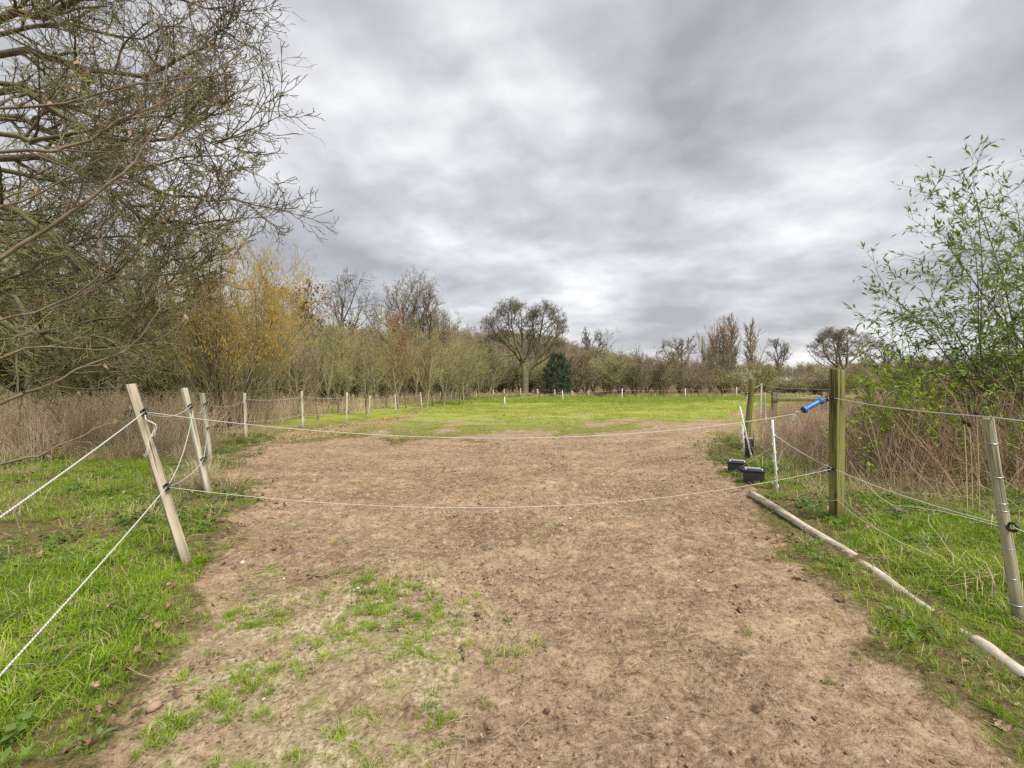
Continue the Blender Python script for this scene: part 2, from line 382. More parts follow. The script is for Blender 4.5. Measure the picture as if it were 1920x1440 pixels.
    me.materials.append(t.m)
    o = obj('ground', me); tag(o, None, None, None, 'structure')
build_ground()
# ------------------------------------------------------------------ materials of the made things
def woodmat(name, cols, moss=None, mossamt=0.0):
    t = NT(name); co = t.coords('Object')
    g = t.noise(26, 5, 0.65, co, (1, 1, 0.06)); b = t.noise(3.0, 4, 0.6, co, (1, 1, 0.4))
    c = t.ramp(g, [(0.32, cols[0]), (0.5, cols[1]), (0.68, cols[2])])
    c = t.mix(t.math('MULTIPLY', t.math('SUBTRACT', 0.47, t.noise(60, 3, 0.6, co, (1, 1, 0.03))), 9, True), c, tuple(v*0.35 for v in cols[0]))
    c = t.mix(t.math('MULTIPLY', t.math('SUBTRACT', t.noise(11, 3, 0.5, co, (1, 1, 0.5)), 0.63), 9, True), c, tuple(v*0.45 for v in cols[1]))
    c = t.mix(1.0, c, t.ramp(b, [(0.3, (0.58, 0.58, 0.55)), (0.7, (1.22, 1.2, 1.15))]), 'MULTIPLY')
    if moss: c = t.mix(t.math('MULTIPLY', t.math('SUBTRACT', b, 0.55-mossamt), 4, True), c, moss)
    sp = t.n('ShaderNodeSeparateXYZ'); t.l(co, sp.inputs[0])
    c = t.mix(t.math('MULTIPLY', t.math('SUBTRACT', t.math('ADD', 0.10, t.math('MULTIPLY', b, 0.25)), sp.outputs[2]), 5.0, True), c, tuple(v*0.5 for v in cols[0]))   # damp soil splash at the foot
    return t.done(c, 0.85, 0.15, t.bump(g, 0.8, 0.006))
def plain(name, c, rough=0.5, spec=0.4, var=0.15, scale=30, metal=0.0):
    t = NT(name); n = t.noise(scale, 4, 0.6, t.coords('Object'))
    cc = t.ramp(n, [(0.3, tuple(v*(1-var) for v in c)), (0.7, tuple(min(1, v*(1+var)) for v in c))])
    return t.done(cc, rough, spec, t.bump(n, 0.15, 0.003), metal)
M_new = woodmat('pale_sawn_timber', [(0.36, 0.29, 0.205), (0.50, 0.43, 0.33), (0.60, 0.54, 0.44)])
M_green = woodmat('algae_green_timber', [(0.14, 0.135, 0.045), (0.225, 0.21, 0.075), (0.30, 0.27, 0.12)], (0.20, 0.235, 0.05), 0.10)
M_stake = woodmat('weathered_grey_stake', [(0.33, 0.31, 0.21), (0.44, 0.41, 0.29), (0.52, 0.49, 0.37)], (0.28, 0.29, 0.13), 0.06)
M_pale = woodmat('pale_stake_timber', [(0.48, 0.44, 0.33), (0.63, 0.59, 0.47), (0.72, 0.69, 0.58)])
M_old = woodmat('old_brown_timber', [(0.13, 0.10, 0.06), (0.21, 0.165, 0.10), (0.28, 0.23, 0.15)], (0.17, 0.19, 0.06), 0.04)
def logmat():
    t = NT('bleached_round_pole'); g = t.noise(30, 5, .65, None, (1, .15, 1)); b = t.noise(5, 4, .6)
    c = t.ramp(g, [(0.34, (0.30, 0.24, 0.18)), (0.5, (0.50, 0.43, 0.345)), (0.66, (0.63, 0.565, 0.475))])
    c = t.mix(t.math('MULTIPLY', t.math('SUBTRACT', b, 0.58), 6, True), c, (0.22, 0.235, 0.085))
    c = t.mix(t.math('MULTIPLY', t.math('SUBTRACT', t.noise(16, 4, .6), 0.60), 7, True), c, (0.24, 0.175, 0.12))
    return t.done(c, .9, .1, t.bump(g, .8, .006))
M_log = logmat()
M_black = plain('black_plastic', (0.018, 0.018, 0.020), 0.45, 0.5)
M_grey = plain('grey_dusty_plastic', (0.30, 0.30, 0.32), 0.6, 0.4)
M_label = plain('faded_orange_label', (0.50, 0.22, 0.07), 0.6, 0.3)
M_white = plain('white_plastic', (0.78, 0.78, 0.76), 0.45, 0.4, 0.06)
M_blue = plain('blue_plastic', (0.035, 0.15, 0.42), 0.35, 0.5, 0.12)
M_red = plain('red_cable', (0.42, 0.03, 0.025), 0.5, 0.4)
M_steel = plain('galvanised_steel', (0.42, 0.42, 0.42), 0.35, 0.5, 0.2, 60, 0.9)
M_box = plain('ribbed_charcoal_plastic', (0.045, 0.040, 0.045), 0.55, 0.4)
def ropemat():
    t = NT('white_electric_rope'); co = t.coords('Object'); w = t.n('ShaderNodeTexWave'); w.inputs['Scale'].default_value = 60; w.inputs['Distortion'].default_value = 1.5
    w.bands_direction = 'DIAGONAL'; t.l(co, w.inputs[0])
    c = t.ramp(w.outputs['Fac'], [(0.0, (0.33, 0.32, 0.27)), (0.5, (0.52, 0.51, 0.45)), (1.0, (0.62, 0.61, 0.56))])
    return t.done(c, 0.7, 0.3)
M_rope = ropemat()
UP = np.array([0, 0, 1.0])
def unit(v): v = np.asarray(v, float); return v/(np.linalg.norm(v)+1e-12)
def ring(c, axis, R, r, n=10, s=6):     # torus
    axis = unit(axis); u = unit(np.cross(axis, [0.3, 0.9, 0.2])); v = np.cross(axis, u)
    a = np.linspace(0, 2*math.pi, n+1); P = np.array(c)+R*(np.cos(a)[:, None]*u+np.sin(a)[:, None]*v)
    return P, np.full(n+1, r)
# ------------------------------------------------------------------ posts
def square_post(name, base, top, w, mat, label, group=None, spin=0.0, taper=1.0, cat='fence post'):
    """a sawn post leaning from base to top; the mesh sits upright in its own space, foot below ground"""
    base = np.array(base, float); top = np.array(top, float); ax = top-base; Ln = np.linalg.norm(ax)
    m = MB(); n = 7; r_ = np.random.default_rng(int(abs(base[0]*97+base[1]*31)*10) % 9999); wob = r_.normal(0, w*0.018, (n, 2))
    V = []; zs = np.linspace(-0.14, Ln, n)
    for i, z in enumerate(zs):
        k = w/2*(1-(1-taper)*max(z, 0)/Ln)
        for sx, sy in ((-1, -1), (1, -1), (1, 1), (-1, 1)): V.append((sx*k+wob[i, 0], sy*k+wob[i, 1], z+(0.004*sx-0.003*sy if i == n-1 else 0)))
    Q = [[i*4+j, i*4+(j+1) % 4, (i+1)*4+(j+1) % 4, (i+1)*4+j] for i in range(n-1) for j in range(4)]+[[3, 2, 1, 0], [(n-1)*4+j for j in range(4)]]
    m.add(V, Q)
    t = thing(name, base, label, cat, group)
    t.rotation_mode = 'QUATERNION'; t.rotation_quaternion = Vector(ax).to_track_quat('Z', 'Y') @ Matrix.Rotation(spin, 3, 'Z').to_quaternion()
    bevel(obj('shaft', m.mesh('shaft', mat), t), 0.004, 2)
    return t
def round_post(name, base, top, r, mat, label, group=None, cat='fence post', grooves=()):
    base = np.array(base, float); top = np.array(top, float); ax = top-base; Ln = np.linalg.norm(ax)
    zs = list(np.linspace(-0.14, Ln-0.012, 9))+[Ln-0.004, Ln, Ln]; rr = [r*(1+0.03*math.sin(7*z)) for z in zs]; rr[-3:] = [r*0.97, r*0.86, r*0.05]
    m = MB(); m.tubes(np.stack([0.004*np.sin(np.array(zs)*3), 0.003*np.cos(np.array(zs)*4), zs], 1), np.array(rr), 12)
    t = thing(name, base, label, cat, group); t.rotation_mode = 'QUATERNION'; t.rotation_quaternion = Vector(ax).to_track_quat('Z', 'Y')
    obj('shaft', m.mesh('shaft', mat, True), t)
    for g in grooves:
        k = MB(); P, R = ring((0, 0, g), (0.25, 0.1, 1), r+0.002, 0.0035, 16); k.tubes(P, R, 5); obj('wire_wrap', k.mesh('wire_wrap', M_steel, True), t)
    return t
def insulator(post, world_p, out, size=1.0):
    """black screw-in ring insulator, a part of its post"""
    m = MB(); out = unit(out); p = np.array(world_p, float)
    m.tubes(np.stack([p-out*0.045*size, p-out*0.018*size]), np.array([0.006, 0.010])*size, 8, True)
    P, R = ring(p, np.cross(out, UP)+0.2*UP, 0.017*size, 0.0065*size, 12, 6); m.tubes(P, R, 6)
    me = m.mesh('insulator', M_black, True); o = obj('insulator', me, post)
    bpy.context.view_layer.update(); o.matrix_parent_inverse = post.matrix_world.inverted(); return o
def on(base, top, z):                    # a point on the leaning axis at height z
    base = np.array(base); top = np.array(top); return base+(top-base)*(z-base[2])/(top[2]-base[2])
def rope(name, pts, r, label, sag=None, group=None, cat='rope', n=22):
    """one run of rope through its fixings; each span hangs in a parabola"""
    P = []
    pts = [np.array(p, float) for p in pts]
    for i in range(len(pts)-1):
        a, b = pts[i], pts[i+1]; s = sag[i] if sag is not None else 0.03*np.linalg.norm(b-a)
        t = np.linspace(0, 1, n, endpoint=(i == len(pts)-2))
        q = a+(b-a)*t[:, None]; q[:, 2] -= 4*s*t*(1-t); P.append(q)
    P = np.concatenate(P); k = MB(); k.tubes(P, np.full(len(P), r), 6, True)
    return tag(obj(name, k.mesh(name, M_rope, True)), label, cat, group)

LG = 'fence posts along the left edge of the paddock'
def gpt(px, py): x, y = gp(px, py); return np.array([x, y, gz(x, y)])
# left fence: near leaning posts
A0 = gpt(352, 1063); A1 = at(245, 722, A0[1]-0.05)
postA = square_post('fence_post', A0, A1, 0.058, M_new, 'thick pale sawn post leaning hard left at the rope gateway', LG, 0.72)
B0 = gpt(392, 938); B1 = at(345, 728, B0[1]-0.15)
postB = square_post('fence_post', B0, B1, 0.052, M_pale, 'leaning brown square post just behind the big gateway post', LG, 0.45)
C0 = gpt(395, 873); C1 = at(379, 738, C0[1]-0.1)
postC = square_post('fence_post', C0, C1, 0.055, M_pale, 'slightly leaning square post, third along the left rope fence', LG, 0.4)
A_up = on(A0, A1, 1.105)+np.array([.055, -.02, 0]); A_lo = on(A0, A1, 0.60)+np.array([.055, -.02, -.02])
B_up = on(B0, B1, 1.06)+np.array([.05, -.03, 0]); B_lo = on(B0, B1, 0.47)+np.array([.055, -.03, 0])
C_up = on(C0, C1, 0.98)+np.array([.05, -.03, 0]); C_lo = on(C0, C1, 0.60)+np.array([.05, -.03, 0])
for p_, w_ in ((postA, A_up), (postA, A_lo), (postB, B_up), (postB, B_lo), (postC, C_up), (postC, C_lo)): insulator(p_, w_, (1, -.3, 0), 1.25)
# left fence: the row of stakes going away
row = [((462, 828), (459, 737), .055), ((569, 806), (566, 734), .055), ((650, 797), (650.5, 736), .055), ((692, 786), (693.5, 742), .05), ((743, 777), (741, 739), .055),
       ((791.5, 769), (788.5, 736), .055), ((804, 757), (802.5, 737), .05), ((826, 756), (825.5, 734), .06), ((846, 758), (846, 733), .055), ((864, 752), (863, 734), .05), ((893, 748), (893, 733), .05)]
desc = ['pale stake in front of the orange catkin hazel, fourth along the rope fence', 'tall pale stake beyond the hazel, fifth along the rope fence', 'pale upright stake beside the leaf litter strip, sixth along the rope fence',
        'slim pale stake, seventh along the left rope fence', 'pale stake close to the rusty brown saplings, eighth along the fence', 'pale stake leaning slightly where the green turf begins, ninth along the fence']
row_up, row_lo = [], []
for i, (b, tp, w) in enumerate(row):
    P0 = gpt(*b); P1 = at(tp[0], tp[1], P0[1])
    p_ = square_post('fence_post', P0, P1, w, M_pale, desc[i] if i < len(desc) else 'small distant stake at the far end of the left rope fence', LG if i < len(desc) else 'far stakes of the left rope fence', 0.3)
    row_up.append(on(P0, P1, P0[2]+0.86*(P1[2]-P0[2]))+np.array([.04, -.02, 0])); row_lo.append(on(P0, P1, P0[2]+0.38*(P1[2]-P0[2]))+np.array([.04, -.02, 0]))
    if i < 6: insulator(p_, row_up[-1], (1, -.3, 0), 1.0); insulator(p_, row_lo[-1], (1, -.3, 0), 1.0)
# the unseen next post that holds the near ropes
N_up0 = A_up; Nb = np.array([-1.36, .78, gz(-1.36, .78)])
postN = square_post('fence_post', Nb, Nb+np.array([-.05, 0, 1.15]), 0.058, M_new, 'pale sawn post beside the path holding the near end of the left ropes', LG, 0.3)
N_up = np.array([-1.33, .76, .75]); N_lo = np.array([-1.33, .76, .30]); insulator(postN, N_up, (1, .2, 0), 1.2); insulator(postN, N_lo, (1, .2, 0), 1.2)
rope('fence_rope', [N_up, A_up], .0040, 'thick white upper rope from the big leaning post past the left grass', [0.015])
rope('fence_rope', [N_lo, A_lo], .0040, 'thick white lower rope from the big leaning post over the left grass', [0.02])
rope('fence_rope', [A_up+[.01, 0, -.01], B_up, C_up, row_up[0]], .0036, 'white upper rope linking the three leaning posts with the stake by the hazel', [0.06, 0.10, 0.09])
rope('fence_rope', [A_lo, B_lo, C_lo, row_lo[0]], .0036, 'white lower rope linking the three leaning posts with the stake by the hazel', [0.05, 0.02, 0.06])
rope('fence_rope', [A_lo+[0, .01, .01], B_up+[.03, 0, -.05]], .0036, 'white cord running steeply up from the lower fixing to the second post', [0.10])
rope('fence_rope', row_up, .004, 'thin pale upper rope on the stakes running away along the left side', [0.05]*10)
rope('fence_rope', row_lo, .004, 'thin pale lower rope on the stakes running away along the left side', [0.05]*10)
# frayed tail of rope hanging from the gateway post
r_ = np.random.default_rng(8); q = A_up+np.array([.02, -.02, -.02]); tail = [q.copy()]
for i in range(16):
    q = q+np.array([.016 if i < 5 else -.004, 0, -.012 if i < 5 else -.021])+r_.normal(0, .005, 3); tail.append(q.copy())
k = MB(); k.tubes(np.array(tail), np.full(17, .0045), 6)
for j in range(3):
    k.tubes(np.array(tail[6:])+r_.normal(0, .006, (11, 3)), np.full(11, .0032), 4)
tag(obj('rope_tail', k.mesh('rope_tail', M_rope, True)), 'frayed loose end of white rope dangling from the big leaning post', 'rope')

# right side: the gateway post, the near stake and the small ones
R0 = gpt(1569, 984); R1 = at(1569, 693, R0[1])
postR = square_post('gate_post', R0, R1, 0.088, M_green, 'green algae-stained square wooden post carrying the blue gate handle', None, 0.20, 1.0, 'fence post')
R_up = at(1553, 746, R0[1]-.03); R_lo = at(1556, 879, R0[1]-.03)
insulator(postR, R_up, (-1, -.35, 0), 1.35); insulator(postR, R_lo, (-1, -.35, 0), 1.35)
S0 = gpt(1912, 1178); S1 = at(1852, 783, S0[1]+.04)
postS = round_post('fence_stake', S0, S1, .0245, M_stake, 'round weathered stake leaning in the right-hand grass, bound with wire', None, 'fence stake', (.12, .26, .42, .62, .66, .80, .98))
S_up = S1+np.array([0, -.02, .004]); S_lo = on(S0, S1, at(1880, 986, S0[1])[2])+np.array([0, -.04, 0])
insulator(postS, S_lo, (.4, -1, 0), 1.2)
Eb = np.array([2.15, .35, gz(2.15, .35)]); postE = round_post('fence_stake', Eb, Eb+np.array([.02, 0, 1.12]), .031, M_stake, 'round grey stake beside the path holding the near end of the right ropes', None, 'fence stake')
E_up = Eb+np.array([.02, 0, 1.118]); E_lo = Eb+np.array([.035, 0, .53])
rope('fence_rope', [R_up+[.02, -.05, 0], S_up, E_up], .0038, 'white upper rope from the green post across the top of the right stake', [0.02, 0.02])
rope('fence_rope', [R_lo+[.02, -.05, 0], S_lo, E_lo], .0038, 'white lower rope from the green post to the middle of the right stake', [0.03, 0.03])
# ropes across the gateway
H_hook = at(1492, 776, R0[1]-.07)
rope('gate_rope', [A_lo+[.03, -.02, 0], R_lo+[-.01, -.02, 0]], .0022, 'white lower rope sagging across the gateway just above the bare earth', [0.235], None, 'rope', 60)
# the blue gate handle
h0 = at(1506, 769, R0[1]-.08); h1 = at(1541, 750, R0[1]-.06)
g = thing('rope_gate', h0, 'upper white gateway rope ending in a blue ribbed handle at the green post', 'rope gate')
t_ = np.linspace(0, 1, 60)[:, None]; q_ = A_up+[.03, -.02, 0]; P = q_+(H_hook-q_)*t_; P[:, 2] -= 4*.20*(t_*(1-t_))[:, 0]
k = MB(); k.tubes(P-h0, np.full(60, .0027), 6, True); obj('rope', k.mesh('rope', M_rope, True), g)
ax = h1-h0; Ln = np.linalg.norm(ax); ax = ax/Ln
prof = [(0, .006), (0, .031), (.012, .034), (.026, .030), (.036, .022)]+[(.036+.010*i, .0225 if i % 2 else .0195) for i in range(1, int((Ln-.075)/.010))]+[(Ln-.036, .022), (Ln-.026, .030), (Ln-.012, .034), (Ln, .031), (Ln, .006)]
k = MB(); k.tubes(np.array([ax*p for p, _ in prof]), np.array([r for _, r in prof]), 18); g = obj('handle', k.mesh('handle', M_blue, True), g)
k = MB(); k.tubes(np.array([ax*(-.002), ax*(-.008)]), np.array([.026, .024]), 16, True); obj('end_cap', k.mesh('end_cap', M_black), g)
k = MB(); w_ = H_hook-h0; k.tubes(np.array([ax*.0, -ax*.03, w_*.72, w_*.9+[0, 0, .02], w_*1.1+[0, 0, .014], w_*1.08+[0, 0, -.012], w_*.85+[0, 0, -.012]]), np.full(7, .0038), 6); obj('hook', k.mesh('hook', M_steel, True), g)
k = MB(); a_ = np.linspace(0, 10*math.pi, 60); e0 = h1-h0; e1 = R_up-h0; u_ = unit(np.cross(e1-e0, UP)); v_ = np.cross(unit(e1-e0), u_)
k.tubes(e0+(e1-e0)*np.linspace(0, 1, 60)[:, None]+.007*(np.cos(a_)[:, None]*u_+np.sin(a_)[:, None]*v_), np.full(60, .0025), 5); obj('spring', k.mesh('spring', M_steel, True), g)
# scrap of frayed rope caught at the hook
k = MB(); r_ = np.random.default_rng(4)
for j in range(14):
    p = H_hook+np.array([-.01, 0, -.012]); P = [p]
    for i in range(5): p = p+np.array([r_.normal(-.010, .012), r_.normal(0, .008), r_.uniform(-.03, -.006)]); P.append(p)
    k.tubes(np.array(P), np.full(6, .0016), 3)
tag(obj('rope_fray', k.mesh('rope_fray', M_rope)), 'tuft of frayed white rope strands hanging below the gate hook', 'rope')

# white plastic step-in stakes
def step_stake(base, top, label, group=None, detail=True):
    base = np.array(base, float); top = np.array(top, float); ax = top-base; Ln = np.linalg.norm(ax)
    t = thing('electric_fence_stake', base, label, 'fence stake', group); t.rotation_mode = 'QUATERNION'; t.rotation_quaternion = Vector(ax).to_track_quat('Z', 'Y')
    m = MB(); m.box((0, 0, Ln/2-.03), (.022, .008, Ln+.06)).box((0, .0, Ln/2-.03), (.008, .022, Ln+.0598)); obj('shaft', m.mesh('shaft', M_white), t)
    if detail:
        for i in range(8):
            z = .12+i*(Ln-.2)/7.2; s = -1 if i % 2 else 1
            k = MB(); k.tubes(np.array([(s*.010, 0, z), (s*.026, 0, z+.004), (s*.032, 0, z+.020), (s*.026, 0, z+.036), (s*.016, 0, z+.038)]), np.full(5, .0042), 6); obj('rope_clip', k.mesh('rope_clip', M_white, True), t)
        k = MB(); k.box((-.035, 0, .03), (.085, .016, .010)); bevel(obj('foot_tread', k.mesh('foot_tread', M_white), t), .002)
    return t
W0 = gpt(1458, 940); W1 = at(1448, 787, W0[1]); step_stake(W0, W1, 'upright white plastic step-in stake beside the bleached pole')
W2 = gpt(1411, 876); W3 = at(1387, 762, W2[1]); step_stake(W2, W3, 'white plastic step-in stake leaning over the charcoal energiser box')
W4 = gpt(1396, 868); W5 = at(1391, 778, W4[1]+.1); step_stake(W4, W5, 'white plastic stake standing half hidden behind the leaning one')
WL = at(1452, 815, W0[1])
rope('fence_rope', [WL, R_lo+[.0, -.02, .01]], .004, 'white cord dropping from the white stake to the lower ring of the green post', [0.02])
far_w = [((1057, 757), (1054, 732), 'white electric stake in the far turf in front of the dark holly', None), ((1166.5, 756), (1166.5, 728), 'white electric stake in the far turf level with the slender birch', None),
         ((1284.5, 752), (1285, 728), 'white electric stake in the far turf below the small spreading tree', None), ((1381.5, 751), (1381, 726), 'white electric stake near the twiggy sapling on the grassy hump', None),
         ((947, 766), (946, 744), 'white electric stake at the far left of the turf below the oak', None)]
fw_top = []
for b, tp, lb, g_ in far_w:
    P0 = gpt(*b); P1 = at(tp[0], tp[1], P0[1]); s_ = step_stake(P0, P1, lb, 'white stakes across the far field', False); fw_top.append(P1-[0, 0, .12])
    s_.children[0].scale = (1.9, 1.9, 1)
rope('fence_rope', [fw_top[4], fw_top[0], fw_top[1], fw_top[2], fw_top[3]], .005, 'fine white line strung along the far white stakes', [.06]*4)
# energiser on its short post
x_, y_ = gp(1402, 874); eb = np.array([x_, y_, gz(x_, y_)])
en = thing('fence_energiser', eb, 'charcoal ribbed energiser box on a stub of post beside the white stakes', 'energiser')
m = MB(); m.box((0, 0, .09), (.075, .05, .3)); bevel(obj('stub_post', m.mesh('stub_post', M_old), en), .004)
m = MB(); m.box((.0, -.045, .25), (.115, .075, .245)); bevel(obj('housing', m.mesh('housing', M_box), en), .010, 3)
for i in range(4):
    m = MB(); m.box((-.042+i*.028, -.086, .25), (.012, .012, .20)); bevel(obj('rib', m.mesh('rib', M_box), en), .004)
m = MB(); m.box((0, -.045, .376), (.10, .06, .012)); bevel(obj('lid', m.mesh('lid', M_grey), en), .004)
# two vehicle batteries in the grass
def battery(px, py, rz, label, has_label):
    x, y = gp(px, py); t = thing('car_battery', (x, y, gz(x, y)-.004), label, 'battery', 'old batteries on the grass', rz)
    m = MB(); m.box((0, 0, .078), (.235, .165, .165)); bevel(obj('case', m.mesh('case', M_black), t), .008, 3)
    m = MB(); m.box((0, 0, .174), (.248, .178, .028)); c_ = bevel(obj('lid', m.mesh('lid', M_black), t), .008, 3)
    m = MB(); m.box((-.01, .02, .197), (.19, .07, .020)); bevel(obj('vent_strip', m.mesh('vent_strip', M_grey), t), .006)
    for s in (-1, 1):
        m = MB(); m.tubes(np.array([(s*.09, -.055, .185), (s*.09, -.055, .206), (s*.09, -.055, .208)]), np.array([.0105, .009, .001]), 10); obj('terminal', m.mesh('terminal', M_steel, True), t)
    m = MB(); m.tubes(np.array([(-.126, -.05, .185), (-.150, -.05, .196), (-.158, 0, .202), (-.150, .05, .196), (-.126, .05, .185)]), np.full(5, .006), 6); obj('carry_handle', m.mesh('carry_handle', M_black, True), t)
    if has_label:
        m = MB(); m.box((-.1195, 0, .085), (.003, .12, .10)); obj('sticker', m.mesh('sticker', M_label), t)
    return t
battery(1383, 896, -.55, 'black car battery with an orange sticker on its end, beside the path', True)
battery(1413, 913, -.45, 'plain black car battery lying by the end of the bleached pole', False)
# leads from the batteries to the energiser
for nm_, q0, q1, mt_, lb_ in (('battery_lead', (1379, 877), (1400, 862), M_red, 'thin red lead from the stickered battery up to the energiser'), ('battery_lead', (1390, 879), (1403, 863), M_black, 'thin black lead from the stickered battery up to the energiser')):
    a_ = at(q0[0], q0[1]-8, 6.3); b_ = at(q1[0], q1[1], 7.1); tt = np.linspace(0, 1, 14); P = a_+(b_-a_)*tt[:, None]; P[:, 2] -= .45*tt*(1-tt); P[:, 0] += .06*np.sin(tt*6); P[:, 2] = np.maximum(P[:, 2], .06); P[0] = a_
    k = MB(); k.tubes(P, np.full(14, .0042), 6); tag(obj(nm_, k.mesh(nm_, mt_, True)), lb_, 'cable')
# round poles edging the path
def pole(p0, p1, r, label, sink):
    (x0, y0), (x1, y1) = gp(*p0), gp(*p1); a = np.array([x0, y0, gz(x0, y0)+r-sink[0]]); b = np.array([x1, y1, gz(x1, y1)+r-sink[1]])
    n = 14; t = np.linspace(0, 1, n)[:, None]; P = a+(b-a)*t; P[:, 2] += .008*np.sin(np.linspace(0, 5, n)); P[:, 0] += .006*np.sin(np.linspace(1, 8, n))
    rr = r*(1+.05*np.sin(np.linspace(0, 9, n))); P = np.concatenate([P[:1], P[:1]-(b-a)*.0005, P[::1], P[-1:]+(b-a)*.0005, P[-1:]+(b-a)*.0008]); rr = np.concatenate([[r*.02], [r*.9], rr, [r*.9], [r*.02]])
    P[0] = P[1]
    k = MB(); k.tubes(P-a, rr, 16); k.V[0] += np.random.default_rng(int(p0[0])).normal(0, r*.035, k.V[0].shape); o = obj('edging_pole', k.mesh('edging_pole', M_log, True), None, a)
    return tag(o, label, 'pole', 'round poles edging the path')
pole((1407, 934), (1604, 1052), .036, 'bleached round pole lying on the grass edge beside the batteries', (-.004, .014))
pole((1612, 1058), (1812, 1196), .033, 'round pole sunk in grass and dead leaves beyond the bleached one', (.030, .032))
pole((1822, 1203), (1990, 1325), .034, 'bleached round pole emerging from grass below the leaning stake', (.030, .012))
# posts further along the right side
T0 = gpt(1400, 838); T1 = at(1410, 711, T0[1]); postT = round_post('fence_post', T0, T1, .058, M_green, 'stout leaning round post past the white stakes with pale strip', None)
T_up = at(1399, 738, T0[1]-.1); insulator(postT, T_up, (-1, -.2, 0), 1.3)
m = MB(); sb = gpt(1397, 832); s1 = at(1402, 735, sb[1]); m.tubes(np.stack([sb-[0, 0, .1], s1]), np.array([.022, .020]), 8, True); tag(obj('fence_stake', m.mesh('fence_stake', M_pale)), 'thin pale lath stake standing against the stout round post', 'fence stake')
U0 = gpt(1425, 797); U1 = at(1427.5, 719, U0[1]); postU = square_post('fence_stake', U0, U1, .045, M_pale, 'slim pale stake beyond the stout round post with rope looped over its top', None, .2, 1, 'fence stake')
V0 = gpt(1437, 812); V1 = at(1433, 736, V0[1]); square_post('fence_stake', V0, V1, .040, M_pale, 'thin stake among dead stems right of the stout round post', None, .2, 1, 'fence stake')
rope('fence_rope', [T_up, at(1432, 738, 11.5), R_up+[-.01, .05, .01]], .005, 'white rope from the stout round post back to the green post', [.02, .06])
Y1 = at(1640, 728, 9.0)
rope('fence_rope', [T_up+[.08, .05, .06], U1-[0, 0, .02], at(1500, 728, 12.5), Y1], .005, 'fine rope over the slim pale stake running into the dead stems', [.01, .05, .03])
# weathered post-and-rail remnant in the dead stems
rf = thing('rail_fence', (9.4, 17.0, gz(9.4, 17)), 'low weathered post and rail fence remnant standing in dead stems', 'fence')
for dx in (0, 1.85, 3.7):
    m = MB(); m.box((dx+.4, 0, .42), (.17, .14, .98)); bevel(obj('post', m.mesh('post', M_old), rf), .012)
for z in (.62,):
    m = MB(); m.box((2.25, -.09, z), (3.9, .04, .10)); bevel(obj('rail', m.mesh('rail', M_old), rf), .008)
# posts of the far boundary fence
FG = 'small posts of the far boundary fence'
fb = []
for px, top in ((925, 731), (945.5, 729.5), (976, 728), (1008, 729.5), (1040, 731), (1072.5, 732.5), (1103.5, 733), (1129, 733), (1155, 733), (1179, 732.5), (1197, 733), (1223, 733), (1252, 733), (1310, 733), (1345, 733)):
    d = 46.0; P0 = np.array([(px-960)/F*d, d, 0]); P0[2] = gz(P0[0], d); P1 = at(px, top, d); fb.append(P1-[0, .08, .12])
    square_post('boundary_post', P0, P1, .13, M_pale if px < 1110 else M_old, 'small wooden post of the boundary fence in front of the far wood', FG, .1)
k = MB()
for dz in (0, -.3, -.6):
    P = np.array(fb)+[0, 0, dz]; P = np.repeat(P, 2, 0)[:-1]; P[1::2] = (np.array(fb)[:-1]+np.array(fb)[1:])/2+[0, 0, dz-.02]; k.tubes(P, np.full(len(P), .010), 4)
tag(obj('boundary_wire', k.mesh('boundary_wire', M_box)), 'three thin wires strung along the far boundary posts', 'wire')
# ------------------------------------------------------------------ growing woody plants
def norm(v): return v/(np.linalg.norm(v, axis=-1, keepdims=True)+1e-12)
def shoots(r, O, D, L, R0, nseg, wig, up, tip=0.25, lift=None):
    """curved branches grown from origins O along D; up bends them to the sky, or down when negative"""
    B = len(O); P = np.empty((B, nseg+1, 3)); P[:, 0] = O; d = norm(np.asarray(D, float)); st = (np.asarray(L)/nseg)[:, None]
    for i in range(nseg):
        d = norm(d+r.normal(0, wig, (B, 3))+np.array([0, 0, 1.0])*up*(1 if lift is None else lift(i/nseg)))
        P[:, i+1] = P[:, i]+d*st
    t = np.linspace(0, 1, nseg+1)[None, :]
    return P, np.asarray(R0)[:, None]*(1-t*(1-tip))
def kids(r, P, R, k, t0, t1, ang, asd, lr, lsd=0.25, rr=0.6, rmin=0.003, fall=0.5, side=None):
    """k side shoots on every branch, spread from t0 to t1"""
    B, n, _ = P.shape; t = (t0+(t1-t0)*(np.arange(k)[None, :]+r.uniform(0, 1, (B, k)))/k); t = np.clip(t, 0, .999)
    f = t*(n-1); i = f.astype(int); w = (f-i)[..., None]; b = np.arange(B)[:, None]
    o = P[b, i]*(1-w)+P[b, i+1]*w; tg = norm(P[b, i+1]-P[b, i]); rad = R[b, i]*(1-w[..., 0])+R[b, i+1]*w[..., 0]
    plen = np.linalg.norm(np.diff(P, axis=1), axis=2).sum(1)[:, None]
    pr = r.normal(0, 1, (B, k, 3))
    if side is not None: pr = pr*np.asarray(side)
    pr = norm(pr-(pr*tg).sum(-1, keepdims=True)*tg)
    a = np.clip(r.normal(ang, asd, (B, k)), .1, 1.9)[..., None]
    d = tg*np.cos(a)+pr*np.sin(a)
    L = np.minimum(plen, 1.7*np.median(plen))*lr*(1-fall*(t-t0)/(t1-t0+1e-9))*np.exp(np.clip(r.normal(0, lsd, (B, k)), -.6, .4))
    return o.reshape(-1, 3), d.reshape(-1, 3), L.ravel(), np.maximum(np.minimum(rad*rr, rad*.95), rmin).ravel()
